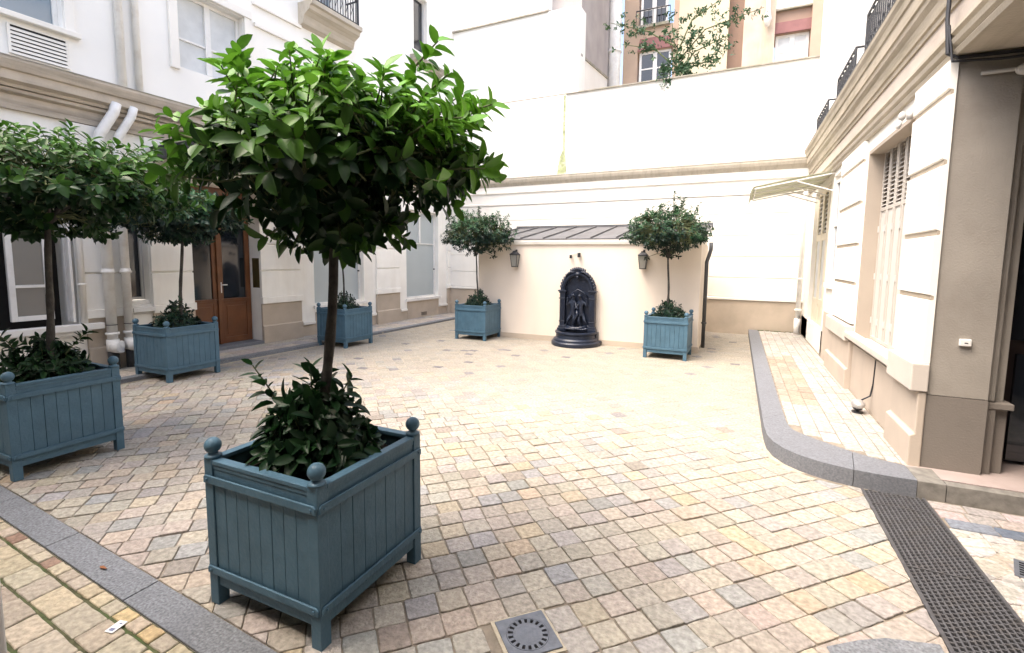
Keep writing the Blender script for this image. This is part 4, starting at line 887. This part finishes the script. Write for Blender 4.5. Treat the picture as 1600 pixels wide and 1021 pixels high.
# ------------------------------------------------------------ planters
def planter():
    P = empty('planter_box'); s_ = .345; pw = .055; T = .695
    for sx in (-1, 1):
        for sy in (-1, 1):
            x0, x1 = sorted((sx*s_, sx*(s_-pw))); y0, y1 = sorted((sy*s_, sy*(s_-pw)))
            po = B(x0,x1,y0,y1,0,T).build('post', blue, P, bevel=.003)
            m_ = MB(); cx, cy = sx*(s_-pw/2), sy*(s_-pw/2)
            pr = [(0,T+.0005),(.036,T+.0005),(.036,T+.010),(.030,T+.014),(.022,T+.017),(.019,T+.022)]
            cz = T+.055; r = .036
            pr += [(r*math.sin(a), cz-r*math.cos(a)) for a in [math.radians(x) for x in range(32, 181, 12)]]+[(0,cz+r)]
            m_.lathe(pr, (cx,cy,0), 20); m_.build('ball_finial', blue, po, smooth=True)
    for k in range(4):
        R4 = Matrix.Rotation(k*math.pi/2, 3, 'Z')
        def tr(mb):
            mb.v = [tuple(R4 @ Vector(v)) for v in mb.v]; return mb
        a = s_-pw-.001
        m_ = MB(); n = 8; wd = 2*a/n
        for i in range(n): m_.box(-a+i*wd+.0011, -a+(i+1)*wd-.0011, -s_+.006+random.uniform(0,.0015), -s_+.022, .135, .60)
        tr(m_).build('plank_panel', blue, P, bevel=.0018)
        tr(MB().box(-a,a,-s_+.0225,-s_+.026,.12,.66)).build('backing_board', blued, P)
        m_ = MB(); m_.box(-a,a,-s_+.004,-s_+.024,.6525,.672); m_.box(-a,a,-s_+.007,-s_+.022,.608,.6515); tr(m_).build('frieze_board', blue, P, bevel=.002)
        m_ = MB(); m_.box(-a,a,-s_-.0,-s_+.045,.673,.692); tr(m_).build('top_rim', blue, P, bevel=.003)
        m_ = MB(); m_.box(-a,a,-s_+.008,-s_+.028,.095,.165); tr(m_).build('bottom_rail', blue, P, bevel=.002)
        for z0, z1 in ((.585,.622),(.155,.190)):
            m_ = MB(); L_ = s_-.004
            m_.prism([(-L_,z0),(-L_+.0,z0+.006),(-L_,z1-.010),(-L_+.010,z1),(L_-.010,z1),(L_,z1-.010),(L_,z0)], -s_-.010, -s_-.0005, 'y')
            bt = tr(m_).build('batten', blue, P, bevel=.0035)
            m_ = MB()
            for sx in (-1, 1): m_.tube([(sx*(s_-.028),-s_-.0095,(z0+z1)/2),(sx*(s_-.028),-s_-.015,(z0+z1)/2)], .0065, 8)
            tr(m_).build('bolt', blued if 0 else blue, bt)
    B(-.32,.32,-.32,.32,.10,.60).build('liner', blued, P)
    m_ = MB(); N = 14; g_ = lambda i: -.316+.632*i/N
    m_.add([(g_(i),g_(j),.615+random.uniform(-.012,.014)) for j in range(N+1) for i in range(N+1)], [(j*(N+1)+i,j*(N+1)+i+1,(j+1)*(N+1)+i+1,(j+1)*(N+1)+i) for j in range(N) for i in range(N)]); m_.build('soil', soil, P)
    return P
PL = [((-1.800,1.69),0,'nearest blue wooden planter in the centre foreground, paint dark in the shade'),
      ((-4.90,1.87),.0,'blue wooden planter cut by the left edge of the picture'),
      ((-6.80,4.00),.02,'blue wooden planter in front of the wooden door'),
      ((-6.56,6.85),-.02,'blue wooden planter half hidden behind the nearest trunk, by the frosted window'),
      ((-4.76,8.70),.0,'blue wooden planter at the left corner of the lean-to'),
      ((-1.00,8.53),-.03,'blue wooden planter at the right end of the lean-to')]
p0 = planter()
for i, (c, rz_, lab) in enumerate(PL):
    o = p0 if i == 0 else copy_tree(p0)
    o.location = (*c, 0); o.rotation_euler.z = rz_; tag(o, lab, 'planter', 'blue wooden planters with ball finials')
    if i in (0,): pass

# ------------------------------------------------------------ foliage
def leaf_mesh(name, leaves, mt, parent):
    # leaves: arrays pos, dir, nrm, length, width, colour
    T = [0, .10, .30, .56, .82, 1.0]; Wd = [.0, .52, .95, 1.0, .60, 0]
    pts = []
    for t, w_ in zip(T, Wd):
        droop = -.13*t*t
        if w_ == 0: pts.append((t, 0, droop))
        else: pts += [(t, -w_/2, droop+.10*w_), (t, 0, droop), (t, w_/2, droop+.10*w_)]
    tv = np.array(pts)   # along, side, up
    idx = [0]+[1+3*i for i in range(4)]
    F_ = [(0,2,1),(0,3,2)]
    for i in range(3):
        a = 1+3*i; b_ = a+3; F_ += [(a,a+1,b_+1,b_),(a+1,a+2,b_+2,b_+1)]
    F_ += [(10,11,13),(11,12,13)]
    nv = len(tv); n = len(leaves['L'])
    d = leaves['d']/np.linalg.norm(leaves['d'], axis=1)[:, None]
    s_ = np.cross(leaves['n'], d); s_ /= np.linalg.norm(s_, axis=1)[:, None]+1e-9
    up = np.cross(d, s_); L_ = leaves['L'][:, None, None]; Wt = leaves['W'][:, None, None]
    curl = leaves['curl'][:, None, None]
    V = leaves['p'][:, None, :] + d[:, None, :]*tv[None, :, 0:1]*L_ + s_[:, None, :]*tv[None, :, 1:2]*Wt + up[:, None, :]*(tv[None, :, 2:3]*L_*curl)
    V = V.reshape(-1, 3)
    tri = [f for f in F_ if len(f) == 3]; quad = [f for f in F_ if len(f) == 4]
    me = bpy.data.meshes.new(name); off = (np.arange(n)*nv)
    loops = np.concatenate([(off[:, None, None]+np.array(tri)[None]).reshape(-1), (off[:, None, None]+np.array(quad)[None]).reshape(-1)])
    nt_, nq = n*len(tri), n*len(quad)
    me.vertices.add(len(V)); me.vertices.foreach_set('co', V.astype(np.float32).ravel())
    me.loops.add(len(loops)); me.loops.foreach_set('vertex_index', loops.astype(np.int32))
    me.polygons.add(nt_+nq)
    st = np.concatenate([np.arange(nt_)*3, nt_*3+np.arange(nq)*4]); me.polygons.foreach_set('loop_start', st.astype(np.int32))
    me.update(calc_edges=True); me.validate()
    at = me.color_attributes.new('tint', 'FLOAT_COLOR', 'POINT')
    c = np.repeat(np.concatenate([leaves['c'], np.ones((n, 1))], axis=1), nv, axis=0); at.data.foreach_set('color', c.astype(np.float32).ravel())
    me.materials.append(mt); me.shade_smooth()
    o = bpy.data.objects.new(name, me); COL.objects.link(o); o.parent = parent; return o
def make_leaves(clusters, per, LL, WR, young, old, yfrac):
    p, d, nn, L_, W_, c, cu = [], [], [], [], [], [], []
    for pos, dr, age in clusters:
        dr = dr/np.linalg.norm(dr); k = per+rng.integers(-2, 3)
        a = np.cross(dr, [.3, .2, 1.0]); a /= np.linalg.norm(a); b_ = np.cross(dr, a)
        ph = rng.random()*6.28
        for i in range(int(k)):
            t = ph+i*2.4; el = .15+.75*(1-i/k)+rng.normal()*.12      # angle above the whorl plane
            rad = a*math.cos(t)+b_*math.sin(t)
            dd = rad*math.cos(el*.9)+dr*math.sin(el*.9); dd[2] -= .12
            nv = dr*math.cos(el*.9)-rad*math.sin(el*.9)*.8; nv[2] += .35; nv += rng.normal(size=3)*.28
            l_ = LL*rng.uniform(.5, 1.2)
            p.append(pos-dr*(i/k)*LL*1.15+rad*.004); d.append(dd); nn.append(nv); L_.append(l_); W_.append(l_*WR*rng.uniform(.85, 1.15)); cu.append(rng.uniform(.5, 1.8))
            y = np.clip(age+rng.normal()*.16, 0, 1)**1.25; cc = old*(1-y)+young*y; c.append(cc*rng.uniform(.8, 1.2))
    return dict(p=np.array(p), d=np.array(d), n=np.array(nn), L=np.array(L_), W=np.array(W_), c=np.array(c), curl=np.array(cu))
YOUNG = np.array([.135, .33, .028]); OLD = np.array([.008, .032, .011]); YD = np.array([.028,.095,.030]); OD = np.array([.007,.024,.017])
def tree(loc, base, top, cc, rad, LL, ncl, per, label, small=False, yf=1.0, shoots=(), tr=.024, seed=1, flat=.55, drop=.35, lows=0, mid=0):
    global rng
    rng = np.random.default_rng(seed); random.seed(seed)
    T = empty('potted_tree', loc); tag(T, label, 'tree', 'standard trees in blue planters')
    base, top, cc = np.array(base, float), np.array(top, float), np.array(cc, float)
    tk = MB(); pts = []; n = 10
    for i in range(n+1):
        t = i/n; p = base*(1-t)+top*t+np.array([math.sin(t*7+seed)*.008, math.cos(t*5+seed)*.008, 0]); pts.append(tuple(p))
    tk.tube(pts, [tr*(1.15-.35*i/n)*(1+.10*math.sin(i*2.7)) for i in range(n+1)], 12)
    cl = []; tips = []
    limbs = []
    for i in range(9):
        a = i*2.4+.3; r = rng.uniform(.45, .7)
        e = cc+np.array([math.cos(a)*rad[0]*r, math.sin(a)*rad[1]*r, rng.uniform(-.2, .6)*rad[2]]); st = top-np.array([0,0,rng.uniform(0,.10)])
        mid_ = (st+e)/2+np.array([0,0,.05]); tk.tube([tuple(st), tuple(mid_), tuple(e)], [tr*.55, tr*.4, tr*.22], 7); limbs.append((mid_, e))
    tk.build('trunk', bark, T, smooth=True)
    tw = MB()
    while len(cl) < ncl:
        v = rng.normal(size=3); v /= np.linalg.norm(v)
        if v[2] < -drop and rng.random() < .75: continue
        r = rng.uniform(.62, 1.0)**.6*(1+.22*math.sin(v[0]*5+seed)*math.cos(v[1]*4+seed*2)+rng.normal()*.08)
        zz = v[2]*rad[2]*(1.0 if v[2] > 0 else flat)
        pos = cc+np.array([v[0]*rad[0], v[1]*rad[1], zz])*r
        dr = np.array([v[0], v[1], (.9 if v[2] > 0 else .1)+v[2]*.6])
        if v[2] < -.15: dr = np.array([v[0], v[1], -.15])
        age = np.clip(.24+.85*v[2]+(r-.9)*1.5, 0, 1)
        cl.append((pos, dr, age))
        e = limbs[int(rng.integers(len(limbs)))]
        k = min(limbs, key=lambda q: np.linalg.norm(q[1]-pos)); st = k[1] if rng.random() < .6 else k[0]
        m3 = (st+pos)/2+rng.normal(size=3)*.03
        tw.tube([tuple(st), tuple(m3), tuple(pos)], [.006, .0045, .0025], 5, cap=False)
    for k in range(lows):
        a = rng.uniform(0, 6.28); r = rng.uniform(.05, .62)
        pos = cc+np.array([math.cos(a)*rad[0]*r, math.sin(a)*rad[1]*r, -rad[2]*flat*rng.uniform(.75, 1.35)]); cl.append((pos, np.array([math.cos(a)*.7, math.sin(a)*.7, -.15+rng.normal()*.2]), rng.uniform(0,.25)))
        tw.tube([tuple(top), tuple((top+pos)/2+np.array([0,0,.04])), tuple(pos)], [.006,.005,.003], 5, cap=False)
    for k in range(mid):
        v = rng.normal(size=3); v /= np.linalg.norm(v); r = rng.uniform(.1, .7)
        cl.append((cc+np.array([v[0]*rad[0], v[1]*rad[1], v[2]*rad[2]*.7])*r, v+np.array([0,0,.3]), 0.0))
    for s_ in shoots:
        a_, b2 = np.array(s_[0], float), np.array(s_[1], float); m3 = (a_+b2)/2+np.array([0,0,.03])
        tw.tube([tuple(a_), tuple(m3), tuple(b2)], [.006,.005,.003], 6)
        for t in (.4, .6, .8, 1.0):
            pos = a_*(1-t)+b2*t; cl.append((pos, (b2-a_)+np.array([0,0,.05]), .9))
    tw.build('branches', twig, T)
    yo, ol = (YD, OD) if small else (OLD+(YOUNG-OLD)*yf, OLD)
    lv = make_leaves(cl, per, LL, .50 if not small else .50, yo, ol, .3)
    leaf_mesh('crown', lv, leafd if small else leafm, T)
    return T
def shrub(loc, rad, h, ncl, LL, label, small=False, seed=1, shoots=()):
    global rng
    rng = np.random.default_rng(seed); T = empty('shrub', loc); tag(T, label, 'shrub', 'bushy underplanting in the planters')
    st = MB(); cl = []
    for i in range(ncl):
        a = rng.random()*6.28; t = rng.random(); r = rad*math.sqrt(rng.random())
        z = h*(1-(r/rad)**1.6)*rng.uniform(.35, 1.05)+.03+rng.uniform(0,.05)
        pos = np.array([math.cos(a)*r, math.sin(a)*r, z]); dr = np.array([math.cos(a)*.8, math.sin(a)*.8, .55]); cl.append((pos, dr, rng.uniform(0, .35)))
        if i % 2 == 0: st.tube([(pos[0]*.3,pos[1]*.3,0),(pos[0]*.7,pos[1]*.7,z*.6),tuple(pos)], [.005,.004,.002], 5, cap=False)
    for a_, b2 in shoots:
        a_, b2 = np.array(a_, float), np.array(b2, float)
        st.tube([tuple(a_), tuple((a_+b2)/2+np.array([.01,0,.02])), tuple(b2)], [.005,.004,.003], 5, cap=False)
        for t in (.45, .7, 1.0): cl.append((a_*(1-t)+b2*t, (b2-a_), .35))
    st.build('stems', twig, T)
    yo, ol = (YD, OD) if small else (np.array([.024,.085,.016]), np.array([.009,.032,.012]))
    leaf_mesh('foliage', make_leaves(cl, 7, LL, .42, yo, ol, .3), leafd if small else leafm, T)
    return T
# nearest tree
tree((-1.80,1.69,.615), (.03,0,-.01), (.13,.0,1.23), (.12,.03,1.40), (.62,.60,.39), .088, 560, 8, 'largest tree in front, broad bright green crown on a thin trunk', seed=3,
     shoots=(((.45,.0,1.6),(.66,.05,1.86)),((.55,.1,1.5),(.88,.1,1.60)),((.5,.0,1.5),(.80,-.1,1.66)),((-.1,-.2,1.6),(-.14,-.25,1.84)),((-.25,-.1,1.65),(-.32,-.15,1.84)),((.6,-.1,1.45),(.86,-.1,1.50))), lows=46, mid=70, drop=.30, flat=.72)
tree((-4.90,1.87,.615), (.06,0,-.01), (.24,.02,1.28), (-.04,.05,1.48), (.90,.90,.46), .085, 560, 9, 'wide dark green tree at the left edge, behind the nearest tree', yf=.45, seed=5, lows=50, mid=120, drop=.5)
tree((-6.80,4.00,.615), (.10,0,-.01), (.22,.0,1.32), (.18,.0,1.46), (.78,.80,.38), .075, 520, 9, 'dark leaved tree with a thin stem in front of the wooden door', seed=8, small=True, lows=50, mid=100, tr=.02)
tree((-6.56,6.85,.615), (-.02,0,-.01), (-.03,.0,1.2), (.0,.0,1.5), (.66,.66,.42), .055, 600, 9, 'tree mostly hidden by the largest crown, its thin stem beside the nearest trunk', seed=11, small=True, lows=10, mid=30, tr=.016)
tree((-4.76,8.70,.615), (.03,0,-.01), (-.07,.0,1.13), (-.02,.0,1.40), (.72,.7,.50), .058, 720, 9, 'small leaved round tree at the left corner of the lean-to', seed=14, small=True, lows=12, mid=40, tr=.016, shoots=(((0,0,1.8),(.0,0,2.02)),((-.3,0,1.7),(-.35,0,1.88))))
tree((-1.00,8.53,.615), (-.02,0,-.01), (-.05,.0,1.10), (-.07,.0,1.40), (.66,.64,.50), .055, 640, 9, 'small leaved round tree with a spiky top at the right end of the lean-to', seed=17, small=True, lows=12, mid=40, tr=.018, shoots=(((0,0,1.8),(.0,0,2.12)),((.3,0,1.7),(.40,0,1.92)),((-.3,0,1.7),(-.42,0,1.86)),((.1,0,1.8),(.17,0,2.02))))
# underplanting
shrub((-1.80,1.69,.615), .27, .40, 150, .095, 'dark bushy shrub in the nearest planter', seed=21, shoots=(((-.1,-.1,.2),(-.24,-.16,.48)),((.05,.0,.2),(.16,.05,.42)),((-.05,0,.2),(-.1,.05,.45))))
shrub((-4.90,1.87,.615), .29, .30, 150, .075, 'shrub around the trunk in the planter at the left edge', seed=22, shoots=(((-.1,-.1,.2),(-.1,-.2,.38)),((.1,.1,.2),(.1,.25,.36))))
shrub((-6.80,4.00,.615), .28, .32, 120, .065, 'shrub in the planter before the wooden door', seed=23, small=True, shoots=(((.1,-.1,.1),(.2,-.05,.42)),((-.1,.1,.1),(-.2,.1,.36))))
shrub((-6.56,6.85,.615), .26, .34, 120, .055, 'shrub in the planter behind the nearest trunk', seed=24, small=True)
shrub((-4.76,8.70,.615), .27, .34, 150, .055, 'shrub in the planter at the left corner of the lean-to', seed=25, small=True)
shrub((-1.00,8.53,.615), .29, .30, 160, .055, 'shrub in the planter at the right end of the lean-to', seed=26, small=True)
# climber growing over the back wall
rng = np.random.default_rng(31)
CV = empty('climbing_shrub', (-1.55, 12.5, 5.95)); tag(CV, 'straggly leafy branches growing over the top of the white back wall', 'climbing shrub')
st = MB(); cl = []
br = [((0,0,-.6),(.0,.05,.4),(-.2,.1,1.6)),((0,0,0),(.4,0,.5),(1.1,0,.75)),((0,0,.2),(-.5,0,.7),(-1.3,0,.95)),((0,0,.3),(.6,.1,1.0),(1.8,.1,1.25)),((-.05,0,.7),(-.7,0,1.15),(-1.6,0,1.5)),((0,0,.5),(.3,0,1.2),(.9,0,1.55)),((.1,0,0),(.25,0,.3),(.35,0,1.0)),((0,0,.1),(.7,0,.25),(.95,-.1,.5))]
for a_, b2, c2 in br:
    a_, b2, c2 = map(lambda q: np.array(q, float), (a_, b2, c2)); st.tube([tuple(a_), tuple(b2), tuple(c2)], [.02,.014,.006], 6)
    for k in range(36):
        t = rng.random(); p = (a_*(1-t)+b2*t) if rng.random() < .35 else (b2*(1-t)+c2*t); p = p+rng.normal(size=3)*np.array([.14,.10,.12]); cl.append((p, rng.normal(size=3)+np.array([0,-.3,.2]), rng.uniform(0,.6)))
for k in range(45): cl.append((np.array([rng.uniform(-.35,.35),-.25+rng.normal()*.08,-.0+rng.normal()*.06+.1]), rng.normal(size=3)+np.array([0,-.4,0]), rng.uniform(0,.3)))
for k in range(14): cl.append((np.array([rng.uniform(-.3,-.05),-.42,rng.uniform(-.35,.05)]), rng.normal(size=3)+np.array([0,-.6,-.4]), .2))
st.build('branches', twig, CV); leaf_mesh('foliage', make_leaves(cl, 6, .085, .5, np.array([.07,.13,.045]), np.array([.03,.075,.035]), .3), leafd, CV)
